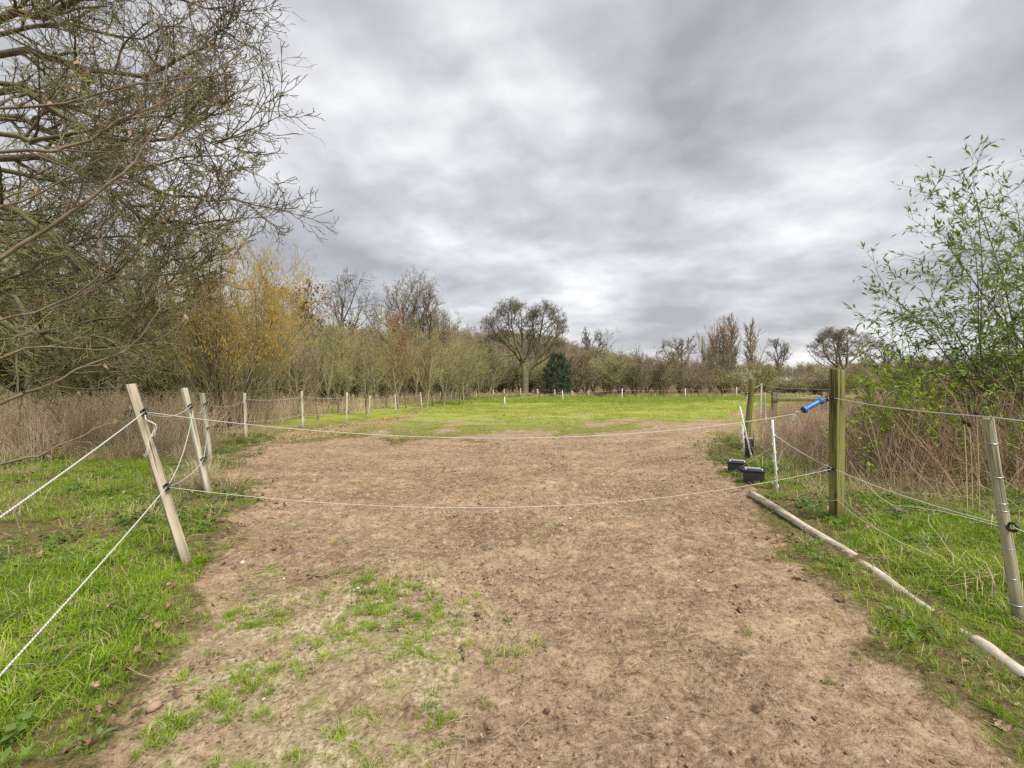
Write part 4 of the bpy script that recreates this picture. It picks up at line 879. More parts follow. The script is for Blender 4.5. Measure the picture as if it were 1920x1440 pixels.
# --- the big mossy tree that leans in from the left, its trunk outside the picture
def limb(pts, n=15):
    p = np.array([at(*q) for q in pts]); t = np.linspace(0, len(p)-1, n); out = np.empty((n, 3))
    m = np.zeros_like(p); m[1:-1] = (p[2:]-p[:-2])/2; m[0] = p[1]-p[0]; m[-1] = p[-1]-p[-2]
    for j, u in enumerate(t):
        i = min(int(u), len(p)-2); s = u-i; h = (2*s**3-3*s*s+1, s**3-2*s*s+s, -2*s**3+3*s*s, s**3-s*s)
        out[j] = h[0]*p[i]+h[1]*m[i]+h[2]*p[i+1]+h[3]*m[i+1]
    return out
def canopy():
    r = np.random.default_rng(120)
    T = np.array([-12.6, 9.2])
    def tr(z): return (960+T[0]/T[1]*F, 720-(z-CH)/T[1]*F, T[1])
    L_ = [[tr(4.2), (-60, 560, 8.2), (0, 540, 8.0), (60, 590, 7.6), (130, 640, 7.3), (230, 652, 7.0), (330, 640, 6.8)],
          [tr(4.8), (0, 600, 7.2), (120, 615, 6.8), (220, 600, 6.6), (330, 575, 6.4), (390, 540, 6.3)],
          [tr(5.2), (0, 380, 8.0), (110, 440, 7.5), (200, 515, 7.2), (300, 526, 7.0), (390, 495, 6.8), (450, 480, 6.7)],
          [tr(5.6), (0, 290, 8.2), (140, 310, 7.8), (240, 350, 7.4), (330, 410, 7.0), (440, 420, 6.8), (560, 415, 6.6)],
          [tr(6.0), (0, 215, 8.5), (120, 250, 8.0), (240, 300, 7.6), (360, 355, 7.2), (480, 380, 7.0), (585, 385, 6.9)],
          [tr(6.4), (0, 170, 8.0), (100, 190, 7.6), (220, 250, 7.2), (360, 262, 6.9), (450, 230, 6.7), (540, 180, 6.6)],
          [tr(6.8), (0, 100, 8.4), (130, 115, 8.0), (270, 130, 7.5), (390, 125, 7.2), (480, 90, 7.0), (530, 50, 6.9)],
          [tr(7.2), (0, 35, 8.3), (90, 28, 8.0), (190, 0, 7.6), (300, -20, 7.4), (430, 0, 7.1), (520, 20, 7.0)],
          [tr(7.8), (0, -40, 8.5), (120, -60, 8.1), (260, -70, 7.7), (400, -110, 7.4), (480, -140, 7.2)],
          [tr(8.4), (0, -160, 8.8), (150, -200, 8.4), (320, -260, 8.0), (420, -330, 7.8)],
          [tr(5.0), (0, 450, 9.4), (110, 470, 9.2), (230, 450, 9.0), (340, 440, 8.8), (470, 400, 8.6)],
          [tr(6.2), (0, 320, 9.6), (130, 340, 9.6), (260, 330, 9.5), (380, 300, 9.4), (500, 290, 9.2), (560, 320, 9.1)],
          [tr(7.0), (0, 150, 9.8), (130, 200, 9.7), (270, 190, 9.6), (400, 170, 9.5), (520, 200, 9.4)],
          [tr(4.5), (-40, 640, 9.0), (80, 660, 8.6), (180, 690, 8.2), (270, 690, 8.0)],
          [tr(7.6), (0, 60, 10), (150, 50, 10), (300, 70, 10), (430, 50, 9.8), (520, 110, 9.6)],
          [tr(6.0), (0, 250, 6.8), (90, 270, 6.4), (200, 240, 6.1), (320, 215, 5.9), (430, 240, 5.8), (520, 290, 5.8)],
          [tr(5.4), (0, 410, 10.5), (150, 420, 10.6), (300, 480, 10.6), (400, 500, 10.6)]]
    L_ = [[l[0]]+[((q[0]-max(0, q[0])*.19), q[1], q[2]) for q in l[1:]] for l in L_]
    P = np.stack([limb(l) for l in L_]); P[:, 1:] += r.normal(0, .035, P[:, 1:].shape)
    r0 = np.array([.11, .07, .10, .10, .10, .095, .10, .11, .10, .12, .08, .08, .085, .06, .08, .06, .07]); R = .75*r0[:, None]*np.linspace(1, .13, 15)[None, :]**1.25
    R = np.maximum(R, .011)
    lv = []
    O, D, L, R0 = kids(r, P, R, 21, .17, 1, .62, .22, .16, .35, .55, .010, .55); p1, q1 = shoots(r, O, D, np.clip(L, .3, 1.35), R0, 6, .13, .02, .3); lv.append((p1, q1))
    O, D, L, R0 = kids(r, p1, q1, 7, .15, 1, .70, .25, .50, .3, .6, .0072, .3); p2, q2 = shoots(r, O, D, np.clip(L, .14, .8), R0, 5, .17, .03, .4); lv.append((p2, q2))
    O, D, L, R0 = kids(r, p2, q2, 4, .15, 1, .75, .3, .55, .3, .7, .0058, .25); p3, q3 = shoots(r, O, D, np.clip(L, .08, .36), R0, 3, .2, .09, .6); lv.append((p3, q3))
    O, D, L, R0 = kids(r, p3, q3, 2, .3, 1, .75, .3, .5, .3, .8, .0046, .25); p4, q4 = shoots(r, O, D, np.clip(L, .05, .2), R0, 2, .2, .09, .8); lv.append((p4, q4))
    w = MB()
    tp = np.array([[T[0]+.1, T[1], -.2], [T[0], T[1]-.1, 1.5], [T[0]-.1, T[1], 3.5], [T[0], T[1], 5.5], [T[0]+.1, T[1], 7.5], [T[0]+.1, T[1], 10]]); w.tubes(tp, np.array([.42, .33, .29, .25, .2, .1]), 12)
    lm = MB(); lm.tubes(P, R, 7); lm.tubes(p1, q1, 5)
    f = MB()
    for p, q in lv[1:]: f.tubes(p, q, 3)
    # swollen buds at the twig ends
    b = MB(); e = p3[::2, -1]; dd = norm(p3[::2, -1]-p3[::2, -2]); b.tubes(np.stack([e-dd*.004, e+dd*.006, e+dd*.018], 1), np.tile([[.005, .0085, .002]], (len(e), 1)), 3)
    return w, lm, f, b
w, lm, f, b = canopy()
t = thing('mossy_tree', (0, 0, 0), 'big mossy bare tree whose limbs reach in over the left grass', 'tree')
obj('trunk', w.mesh('trunk', M_mossy, True), t); obj('limbs', lm.mesh('limbs', M_mossy, True), t); o_ = obj('twigs', f.mesh('twigs', M_canopytwig), t); obj('buds', b.mesh('buds', M_grey_t), o_)
# --- nearer hazel: smooth brown rods crossing in front
def near_hazel():
    r = np.random.default_rng(130); B0 = np.array([-5.6, 3.6])
    def rt(dx, dy): x, y = B0[0]+dx, B0[1]+dy; return (960+x/y*F, 720+CH/y*F, y)
    L_ = [[rt(0, 0), (-420, 620, 3.6), (-200, 320, 3.9), (-40, 284, 4.1), (80, 283, 4.2), (150, 265, 4.3), (270, 210, 4.5), (400, 135, 4.7), (455, 97, 4.8)],
          [rt(.1, .2), (-420, 560, 3.7), (-180, 240, 4.0), (0, 205, 4.2), (110, 195, 4.3), (220, 165, 4.4), (330, 152, 4.6), (440, 135, 4.7)],
          [rt(.2, .1), (-300, 760, 3.7), (-30, 508, 3.9), (100, 425, 4.0), (200, 350, 4.1), (255, 300, 4.2), (290, 235, 4.3), (325, 60, 4.4)],
          [rt(.15, .3), (-300, 800, 3.8), (-40, 615, 4.2), (90, 580, 4.4), (180, 525, 4.5), (260, 455, 4.6), (345, 380, 4.8)],
          [rt(.3, .2), (-250, 880, 3.9), (-40, 775, 4.1), (70, 728, 4.2), (150, 690, 4.3), (240, 655, 4.5), (320, 560, 4.7)],
          [rt(.25, .0), (-250, 980, 3.8), (-40, 882, 4.0), (60, 858, 4.1), (115, 833, 4.2), (180, 805, 4.4), (255, 775, 4.6)],
          [rt(.1, .1), (-350, 700, 3.8), (-60, 420, 4.3), (60, 370, 4.5), (180, 300, 4.6), (280, 250, 4.8), (350, 60, 4.9)],
          [rt(.2, .4), (-330, 800, 4.0), (-60, 690, 4.6), (70, 650, 4.8), (200, 655, 5.0), (320, 625, 5.2), (380, 560, 5.4)]]
    P = np.stack([limb(l, 18) for l in L_]); P[:, 2:] += r.normal(0, .012, P[:, 2:].shape)
    R = np.array([.026, .022, .024, .017, .022, .017, .015, .017])[:, None]*np.linspace(1, .18, 18)[None, :]
    O, D, L, R0 = kids(r, P, R, 11, .42, 1, .55, .2, .13, .35, .5, .0045, .2); p1, q1 = shoots(r, O, D, np.clip(L, .2, 1.0), R0, 6, .10, .02, .35)
    O, D, L, R0 = kids(r, p1, q1, 5, .2, 1, .65, .25, .42, .3, .6, .003, .3); p2, q2 = shoots(r, O, D, np.clip(L, .08, .45), R0, 4, .15, .03, .4)
    O, D, L, R0 = kids(r, p2, q2, 3, .2, 1, .7, .3, .45, .3, .7, .0024, .3); p3, q3 = shoots(r, O, D, np.clip(L, .05, .2), R0, 2, .18, .03, .6)
    w = MB(); w.tubes(P, R, 8); f = MB(); f.tubes(p1, q1, 5); f.tubes(p2, q2, 4); f.tubes(p3, q3, 3)
    # a few papery dead leaves and seed wings still hanging
    n = 60; bb = r.integers(0, len(p2), n); p = p2[bb, 2]; k = MB(); L = r.uniform(.05, .10, n)
    k.leaves(p, norm(np.stack([r.normal(0, .35, n), r.normal(0, .35, n), -np.ones(n)], 1)), r.normal(0, 1, (n, 3)), L, L*.45, .3)
    return w, f, k
M_dead = leafmat('papery_dead_leaves', [(0.26, 0.15, 0.085), (0.38, 0.25, 0.155), (0.50, 0.36, 0.25)], .7, .35, 12)
w, f, k = near_hazel()
t = thing('hazel_shrub', (0, 0, 0), 'smooth brown hazel rods with few dead leaves crossing before the mossy tree', 'shrub')
obj('stems', w.mesh('stems', M_hazelbark, True), t); obj('twigs', f.mesh('twigs', M_hazelbark), t); obj('dead_leaves', k.mesh('dead_leaves', M_dead), t)
# ------------------------------------------------------------------ grass and ground cover
def blades(r, n, h, w, rad, lean=.5, curl=.6):
    a = r.uniform(0, 6.283, n); q = np.sqrt(r.uniform(0, 1, n))*rad; b = np.stack([np.cos(a)*q, np.sin(a)*q, np.full(n, -.012)], 1)
    H = h*r.uniform(.5, 1.15, n)[:, None]; az = a+r.normal(0, .9, n); out = np.stack([np.cos(az), np.sin(az), np.zeros(n)], 1); sd = np.stack([-np.sin(az), np.cos(az), np.zeros(n)], 1)
    tw = r.normal(0, .8, n)[:, None]; sd = norm(sd*np.cos(tw)+out*np.sin(tw))
    ln = np.abs(r.normal(0, lean, n))[:, None]; W = (w*r.uniform(.7, 1.2, n))[:, None]
    m = b+H*.55*(UP+out*ln*.6); t = b+H*(UP*(1-curl*ln*.5)+out*ln*1.3)
    V = np.stack([b-sd*W/2, b+sd*W/2, m+sd*W*.42, m-sd*W*.42, t], 1).reshape(-1, 3); o = np.arange(n)[:, None]*5
    return V, o+[0, 1, 2, 3], o+[3, 2, 4]
def tuft(seed, n, h, w, rad, mat, lean=.5, curl=.6, dry=None, ndry=0):
    r = np.random.default_rng(seed); V, Q, T = blades(r, n, h, w, rad, lean, curl); mi = [0]*n
    if dry:
        V2, Q2, T2 = blades(r, ndry, h*1.1, w*.8, rad, lean*1.5, curl); Q = np.concatenate([Q, Q2+len(V)]); T = np.concatenate([T, T2+len(V)]); V = np.concatenate([V, V2])
    midx = [0]*n+[1]*ndry
    return raw_mesh('tuft', V, [Q, T], [mat]+([dry] if dry else []), midx+midx)
def rosette(seed, n, size, mat, h=.06):
    r = np.random.default_rng(seed); a = r.uniform(0, 6.283, n); q = r.uniform(.01, .07, n); p = np.stack([np.cos(a)*q, np.sin(a)*q, r.uniform(.0, h, n)], 1)
    d = np.stack([np.cos(a), np.sin(a), r.normal(.15, .35, n)], 1); k = MB(); L = size*r.uniform(.6, 1.2, n); k.leaves(p, d, np.tile(UP, (n, 1))+r.normal(0, .35, (n, 3)), L, L*.75, .12); return k.mesh('leafy_clump', mat)
M_grass = leafmat('fresh_grass', [(0.13, 0.24, 0.014), (0.235, 0.375, 0.022), (0.37, 0.465, 0.05)], .5, .35, 1.7)
M_grass2 = leafmat('yellowish_field_grass', [(0.19, 0.27, 0.025), (0.275, 0.325, 0.05), (0.42, 0.385, 0.14)], .55, .35, .9)
M_edge = leafmat('bright_field_edge_grass', [(0.20, 0.31, 0.03), (0.28, 0.39, 0.045), (0.36, 0.43, 0.09)], .55, .4, .6)
M_dry = leafmat('dry_straw', [(0.33, 0.25, 0.13), (0.46, 0.37, 0.21), (0.58, 0.49, 0.31)], .7, .25, 6)
M_herb = leafmat('dark_low_leaves', [(0.07, 0.125, 0.025), (0.11, 0.18, 0.035), (0.17, 0.25, 0.05)], .5, .25, 4)
M_litter = leafmat('brown_leaf_litter', [(0.11, 0.065, 0.04), (0.23, 0.145, 0.088), (0.40, 0.285, 0.19)], .8, .1, 40)
M_litter2 = leafmat('golden_leaf_litter', [(0.24, 0.16, 0.075), (0.38, 0.28, 0.14), (0.52, 0.41, 0.24)], .8, .15, 9)
M_stalk = leafmat('dead_bramble_stalks', [(0.42, 0.29, 0.18), (0.58, 0.44, 0.29), (0.70, 0.59, 0.42)], .8, .1, 1.2)
M_redstalk = leafmat('red_brown_dead_stems', [(0.33, 0.205, 0.14), (0.47, 0.325, 0.23), (0.62, 0.49, 0.37)], .8, .1, 1.0)
M_palestalk = leafmat('pale_dead_stalks', [(0.42, 0.35, 0.24), (0.55, 0.48, 0.35), (0.64, 0.58, 0.46)], .8, .1, 3)
M_clod = NT('earth_clods'); M_clod = M_clod.done(M_clod.ramp(M_clod.math('ADD', M_clod.math('MULTIPLY', M_clod.rand(), .6), M_clod.math('MULTIPLY', M_clod.noise(60, 4), .4)), [(0.2, (0.13, 0.08, 0.052)), (0.5, (0.25, 0.165, 0.11)), (0.8, (0.38, 0.28, 0.195))]), .95, .08)
M_peb = NT('pebbles'); M_peb = M_peb.done(M_peb.ramp(M_peb.rand(), [(0.0, (0.33, 0.24, 0.18)), (0.5, (0.45, 0.38, 0.30)), (1.0, (0.62, 0.57, 0.50))]), .8, .2)
def pts(n, x0, x1, y0, y1, dens, seed, power=1.0):
    """random points kept with probability dens(x, y)"""
    r = np.random.default_rng(seed); x = r.uniform(x0, x1, n); y = y0+(y1-y0)*r.uniform(0, 1, n)**power
    k = r.uniform(0, 1, n) < dens(x, y); x, y = x[k], y[k]; return x, y, r
def gnoise(x, y, s, seed): return fbm(x*s, y*s, seed, 3)
def put(x, y, dz=0.0):
    return np.stack([x, y, ground_z(x, y)+.018*(x*0+1)*(1-sstep(9, 20, y))+dz], 1)
green = lambda x, y: np.clip(1-dirt_mask(x, y), 0, 1)*(1-.8*litter_mask(x, y))
poleline = lambda x, y: np.abs(x-np.interp(y, [1.8, 2.4, 3.4, 5.4], [2.25, 2.36, 2.56, 2.82]))
tall = lambda x, y: (.55+.45*sstep(.05, .22, poleline(x, y)))*(.45+.55*sstep(.0, .55, sdf(dirt_poly, x, y)))*(.65+.6*sstep(.35, .65, gnoise(x, y, .8, 95)))
# short turf on the verges; thin where the soil shows, thick in patches
lawn = [tuft(200+i, 20, .058, .0040, .05, M_grass, .75, .6, M_dry, 4) for i in range(6)]
lush = [tuft(210+i, 34, .088, .0046, .055, M_grass, .65, .7, M_dry, 3) for i in range(6)]
x, y, r = pts(60000, -8.5, 8.5, .3, 9.5, lambda x, y: green(x, y)**1.5*(.12+.88*sstep(.32, .56, gnoise(x, y, 1.8, 61)))*.9*(1-.5*sstep(3.0, 4.5, -x)), 62, 1.3)
scatter('verge_grass', put(x, y), lawn, None, r.uniform(.6, 1.25, len(x))*tall(x, y), 4, 'short green grass on both verges of the path', 'grass')
x, y, r = pts(34000, -8, 8, .3, 8.5, lambda x, y: green(x, y)**2*sstep(.50, .64, gnoise(x, y, 1.3, 63))*.8, 64, 1.3)
scatter('grass_tussocks', put(x, y), lush, None, r.uniform(.6, 1.25, len(x))*tall(x, y), 5, 'taller bright green grass tussocks on the verges', 'grass')
# blades crowding round the feet of posts, stakes and batteries
r = np.random.default_rng(97); fx = []; fy = []
for q_, n_, rad_ in ((A0, 26, .07), (B0, 22, .07), (C0, 20, .08), (R0, 40, .09), (S0, 24, .06), (W0, 18, .06), (W2, 18, .08), (T0, 20, .12), ((3.12, 6.2), 22, .17), ((3.05, 5.72), 22, .17)):
    a = r.uniform(0, 6.283, n_); k_ = rad_*r.uniform(.75, 1.5, n_); fx.append(q_[0]+np.cos(a)*k_); fy.append(q_[1]+np.sin(a)*k_)
x = np.concatenate(fx); y = np.concatenate(fy)
scatter('post_foot_grass', put(x, y), lush, None, r.uniform(.5, .95, len(x)), 22, 'uncut grass crowding the feet of the posts and batteries', 'grass')
# small tufts in the worn patch and strays on the earth
x, y, r = pts(7000, -2.4, 1.2, .9, 4.2, lambda x, y: moss_mask(x, y)*(.05+.95*sstep(.53, .66, gnoise(x, y, 3.6, 65)))*.8, 66)
x2, y2, r2 = pts(420, -2.4, 3.2, 1.1, 7.5, lambda x, y: dirt_mask(x, y)*sstep(.55, .7, gnoise(x, y, 1.3, 67))*.5, 68)
x = np.concatenate([x, x2]); y = np.concatenate([y, y2]); scatter('stray_grass', put(x, y, -.004), [tuft(220+i, 34, .045, .0038, .034, M_grass, .8, .6, M_dry, 5) for i in range(5)], None, r.uniform(.25, .95, len(x)), 6, 'small scattered grass tufts in the worn earth', 'grass')
# the paddock's turf
field = lambda x, y: green(x, y)*.55*sstep(.28, .6, gnoise(x, y, .5, 69)+.12*sstep(12, 30, y))*(x > np.interp(y, [7, 10, 14, 25, 45], [-6.6, -7, -6, -5, -6]))
x, y, r = pts(90000, -7, 24, 8.0, 47, field, 70, 1.25)
scatter('field_grass', put(x, y), [tuft(230+i, 14, .038, .008, .10, M_grass2, 1.0, .6) for i in range(5)], None, .7+.035*np.clip(y-8, 0, 30)+r.uniform(-.2, .3, len(x)), 7, 'cropped yellow-green turf of the paddock', 'grass')
x, y, r = pts(9000, -8, 26, 27, 47.5, lambda x, y: sstep(31, 34, y+2*gnoise(x, y, .3, 71)+.02*x)*.9, 72)
scatter('field_edge_grass', put(x, y), [tuft(240+i, 22, .11, .016, .16, M_edge, .8, .6) for i in range(3)], None, r.uniform(.7, 1.3, len(x)), 8, 'longer bright green grass beyond the white stakes', 'grass')
x, y, r = pts(5000, -9, 30, 40, 49, lambda x, y: np.clip(sstep(43.5, 46, y+.25*np.clip(-x, 0, 6))*(.35+.65*(1-sstep(-1, 4, x))), 0, 1), 73)
scatter('tall_dry_grass', put(x, y), [tuft(245+i, 30, .42, .02, .2, M_dry, .4, .5) for i in range(3)], None, r.uniform(.6, 1.2, len(x)), 9, 'tall straw-coloured grass along the far boundary fence', 'grass')
# dark leafy cover on the left, dry bents everywhere on the verges
x, y, r = pts(22000, -8, 9, .5, 11, lambda x, y: green(x, y)**2*sstep(.47, .60, gnoise(x, y, .9, 74))*(.25+.75*sstep(1.8, 3.4, np.abs(x)))*.8, 75)
scatter('leafy_ground_cover', put(x, y), [rosette(250+i, 16, .042, M_herb, .07) for i in range(4)], None, r.uniform(.4, 1.0, len(x)), 10, 'dark low leaves growing through the verge grass', 'ground cover')
x, y, r = pts(17000, -9, 9, .8, 13, lambda x, y: green(x, y)**2*(.15+.85*sstep(.40, .58, gnoise(x, y, .7, 76)))*(.12+.88*sstep(2.2, 3.6, np.abs(x)))*.8, 77)
scatter('dry_bents', put(x, y), [tuft(256+i, 9, .24, .0046, .09, M_dry, 1.3, 1.0) for i in range(4)], None, r.uniform(.35, 1.15, len(x)), 11, 'bent straw-coloured grass stalks on the verges', 'grass')
# bleached tussock under the mossy tree and around the bramble edge
x, y, r = pts(900, -9, -3.2, 5.2, 9.0, lambda x, y: sstep(.5, .62, gnoise(x, y, .8, 78))*green(x, y)**3, 79)
scatter('bleached_tussocks', put(x, y), [tuft(262+i, 46, .42, .005, .10, M_dry, .9, .9) for i in range(3)], None, r.uniform(.5, 1.0, len(x)), 12, 'bleached dry grass tussocks at the edge of the bramble', 'grass')
def oak_leaf(seed, s):
    r = np.random.default_rng(seed); n = 13; u = np.linspace(0, 1, n); w = .24*np.sin(np.clip(u*.96+.02, 0, 1)*math.pi)**.8*(1+.5*np.cos(u*6*math.pi))+.012
    cx = u-.5; mid = np.stack([cx*.9, .06*np.sin(u*4+r.uniform(0, 6)), .16*np.sin(u*3.4+r.uniform(0, 3))+.06], 1)
    Lf = mid+np.stack([0*u+.05, w, w*(r.uniform(.1, 1.1)+r.normal(0, .25, n))+.02], 1); Rt = mid+np.stack([0*u+.05, -w, w*(r.uniform(.1, 1.1)+r.normal(0, .25, n))+.02], 1)
    V = np.concatenate([mid, Lf, Rt])*s; i = np.arange(n-1)
    st = MB(); st.tubes(np.array([[-.5, 0, .03], [-.62, .03, .02], [-.75, .02, .03]])*s, np.full(3, .012*s), 4)
    Q = np.concatenate([np.stack([i, i+1, n+i+1, n+i], 1), np.stack([i, 2*n+i, 2*n+i+1, i+1], 1)]); k = MB(); k.add(V, Q); k.add(np.concatenate(st.V), np.concatenate(st.Q)); return k.mesh('fallen_leaf', M_litter)
# leaf litter
def scrap(seed, mat, s):
    r = np.random.default_rng(seed); n = 3; k = MB(); p = r.normal(0, .015, (n, 3))*[1, 1, .2]+[0, 0, .006]; d = norm(r.normal(0, 1, (n, 3))*[1, 1, .25]); L = s*r.uniform(.6, 1.2, n)
    k.leaves(p, d, np.tile(UP, (n, 1))+r.normal(0, .5, (n, 3)), L, L*.6, .22); return k.mesh('leaf_scrap', mat)
x, y, r = pts(14000, -8, 8, .8, 11, lambda x, y: np.clip(4*green(x, y)*(1-green(x, y))*.8+.35*green(x, y)+.015, 0, 1)*sstep(.36, .6, gnoise(x, y, 1.2, 81)), 82)
scatter('leaf_litter', put(x, y, .006)+np.stack([0*x, 0*x, r.uniform(0, .045, len(x))*green(x, y)], 1), [oak_leaf(270+i, .055) for i in range(5)], np.stack([r.normal(0, .3, len(x)), r.normal(0, .3, len(x)), r.uniform(0, 6.28, len(x))], 1), r.uniform(.4, 1.15, len(x)), 13, 'brown dead leaves scattered in the verges', 'leaf litter')
x, y, r = pts(22000, -7, -1, 8.0, 24, lambda x, y: litter_mask(x, y)*sstep(.35, .6, gnoise(x, y, 1.2, 96)), 83)
scatter('leaf_drift', put(x, y, .0), [scrap(280+i, M_litter2, .055) for i in range(4)], None, r.uniform(.5, 1.2, len(x)), 14, 'drift of golden dead leaves along the left side of the paddock', 'leaf litter')
# loose earth, straw and stones
def lump(seed, mat, fl=.6):
    r = np.random.default_rng(seed); g = (1+5**.5)/2
    V = norm(np.array([(-1, g, 0), (1, g, 0), (-1, -g, 0), (1, -g, 0), (0, -1, g), (0, 1, g), (0, -1, -g), (0, 1, -g), (g, 0, -1), (g, 0, 1), (-g, 0, -1), (-g, 0, 1)], float))
    V = V*r.uniform(.65, 1.2, (12, 1))*[1, r.uniform(.6, 1), fl]
    T = [(0, 11, 5), (0, 5, 1), (0, 1, 7), (0, 7, 10), (0, 10, 11), (1, 5, 9), (5, 11, 4), (11, 10, 2), (10, 7, 6), (7, 1, 8), (3, 9, 4), (3, 4, 2), (3, 2, 6), (3, 6, 8), (3, 8, 9), (4, 9, 5), (2, 4, 11), (6, 2, 10), (8, 6, 7), (9, 8, 1)]
    return raw_mesh('lump', V*.01, [np.array(T)], [mat], None, False)
x, y, r = pts(60000, -3.6, 4.2, .9, 10, lambda x, y: dirt_mask(x, y)*sstep(.38, .66, gnoise(x, y, 1.6, 84)), 85, 1.2)
scatter('earth_clods', put(x, y, -.010), [lump(290+i, M_clod, .55) for i in range(6)], r.uniform(0, 6.28, (len(x), 3))*[.1, .1, 1], np.clip(r.lognormal(-.85, .55, len(x)), .15, 2.4)*(.8+.07*y), 15, 'crumbs and clods of trodden earth', 'soil')
x, y, r = pts(520, -3.2, 4, .9, 9, lambda x, y: np.clip(dirt_mask(x, y)+.15, 0, 1), 86)
scatter('pebbles', put(x, y, -.006), [lump(300+i, M_peb, .7) for i in range(4)], None, np.clip(r.lognormal(-.55, .45, len(x)), .3, 1.6), 16, 'small pale stones in the trodden earth', 'pebbles')
def sliver(seed):
    r = np.random.default_rng(seed); k = MB(); n = 5
    P = np.zeros((n, 4, 3)); a = r.uniform(0, 6.28, n); c = r.normal(0, .03, (n, 2)); L = r.uniform(.012, .045, n)
    for j in range(4): P[:, j] = np.stack([c[:, 0]+np.cos(a)*L*(j/3-.5)*2, c[:, 1]+np.sin(a)*L*(j/3-.5)*2, .004+.004*np.sin(j*1.3+a)], 1)
    P += r.normal(0, .0015, P.shape); k.tubes(P, np.full((n, 4), .0011), 3); return k.mesh('straw', M_dry)
x, y, r = pts(20000, -3.4, 4.2, .9, 9, lambda x, y: np.clip(dirt_mask(x, y)*(.35+.5*moss_mask(x, y)), 0, 1)*sstep(.4, .62, gnoise(x, y, 1.3, 87)), 88, 1.2)
scatter('straw_bits', put(x, y, .002), [sliver(310+i) for i in range(6)], None, r.uniform(.6, 1.4, len(x)), 17, 'thin broken straws lying on the earth', 'straw')
# ------------------------------------------------------------------ dead bramble and stems
def stalks(seed, n, h, rad, mat, rr=.0045, side=4, arch=.05):
    r = np.random.default_rng(seed); a = r.uniform(0, 6.283, n); q = np.sqrt(r.uniform(0, 1, n))*rad
    O = np.stack([np.cos(a)*q, np.sin(a)*q, np.full(n, -.05)], 1); D = np.stack([r.normal(0, .24, n), r.normal(0, .24, n), np.ones(n)], 1)
    P, R = shoots(r, O, D, h*r.uniform(.55, 1.2, n), np.full(n, rr), 5, .09, -arch, .6); k = MB(); k.tubes(P, R, 3)
    lv = grow(r, P, R, [(side, .25, 1, .5, .2, .38, .7, rr*.65, 3, .10, .0, .4)]); k.tubes(lv[0][0], lv[0][1], 3); return k.mesh('stalks', mat)
bram = [stalks(320+i, 15, 1.05, .28, M_stalk, .0052, 3) for i in range(5)]
x, y, r = pts(2000, -26, -5.5, 7.0, 19, lambda x, y: (x < np.interp(y, [7, 8, 10, 13, 19], [-6.0, -6.4, -7.0, -7.2, -7.4]))*.62*sstep(6.6, 9, y+.1*np.abs(x)), 90)
scatter('dead_bramble', put(x, y, -.02), bram, np.stack([r.normal(0, .12, len(x)), r.normal(0, .12, len(x)), r.uniform(0, 6.28, len(x))], 1), r.uniform(.55, 1.05, len(x)), 18, 'red-brown dead bramble stems below the left wood edge', 'bramble')
x, y, r = pts(1500, -9, 4, 17, 46, lambda x, y: (x < np.interp(y, [14, 22, 30, 46], [-7.4, -5.8, -4.8, -3.0]))*.5, 91)
scatter('dead_undergrowth', put(x, y, -.02), bram, None, r.uniform(.5, .9, len(x)), 19, 'brown dead undergrowth beneath the young trees', 'bramble')
rightpoly = [(3.75, 6.3), (4.6, 8.5), (5.6, 10.5), (8.0, 15), (10.5, 20), (16, 24), (30, 27), (34, 12), (20, 4.5), (6.0, 4.6), (4.6, 5.2)]
x, y, r = pts(7600, 3, 34, 4.4, 27, lambda x, y: (sdf(rightpoly, x, y)+.6*(gnoise(x, y, .8, 92)-.5) < 0)*np.clip(1.1-.02*y, .4, 1), 93)
sc = r.uniform(.45, .95, len(x))*np.interp(x/y, [.45, .66, .78, 1.0, 1.3], [.50, .60, .95, 1.25, 1.4])
scatter('dead_stems', put(x, y, -.02), [stalks(330+i, 14, 1.1, .26, M_redstalk, .0050, 4, .03) for i in range(5)], np.stack([r.normal(0, .22, len(x)), r.normal(0, .22, len(x)), r.uniform(0, 6.28, len(x))], 1), sc, 20, 'tangle of pinkish brown dead stems beyond the right-hand fence', 'bramble')
x, y, r = pts(900, 3, 16, 4.6, 12, lambda x, y: (sdf(rightpoly, x, y) < .2), 94)
scatter('pale_grass_tangle', put(x, y), [tuft(336+i, 26, .5, .006, .2, M_dry, 1.2, 1.0) for i in range(3)], None, r.uniform(.5, 1.1, len(x)), 21, 'flattened pale dry grass among the dead stems', 'grass')
# pale dry canes leaning in the right-hand grass
def cane_set():
    r = np.random.default_rng(340); n = 46; k = MB(); x = r.uniform(2.9, 6.0, n); y = r.uniform(2.3, 5.2, n); m = x > np.interp(y, [2, 3, 5], [2.75, 2.9, 3.4]); x, y = x[m], y[m]; n = len(x)
    D = np.stack([r.normal(0, 1, n), r.normal(0, 1, n), np.abs(r.normal(.35, .5, n))], 1); O = np.stack([x, y, ground_z(x, y)+.02], 1)
    P, R = shoots(r, O, D, r.uniform(.3, .95, n), r.uniform(.003, .0055, n), 5, .08, -.05, .5); P[..., 2] = np.maximum(P[..., 2], .03); k.tubes(P, R, 4)
    lv = grow(r, P, R, [(2, .3, 1, .7, .3, .4, .7, .0022, 3, .12, .0, .4)]); k.tubes(lv[0][0], lv[0][1], 3); return k.mesh('dry_canes', M_palestalk)
tag(obj('dry_canes', cane_set()), 'pale broken bramble canes criss-crossing behind the leaning stake', 'bramble', None, 'stuff')
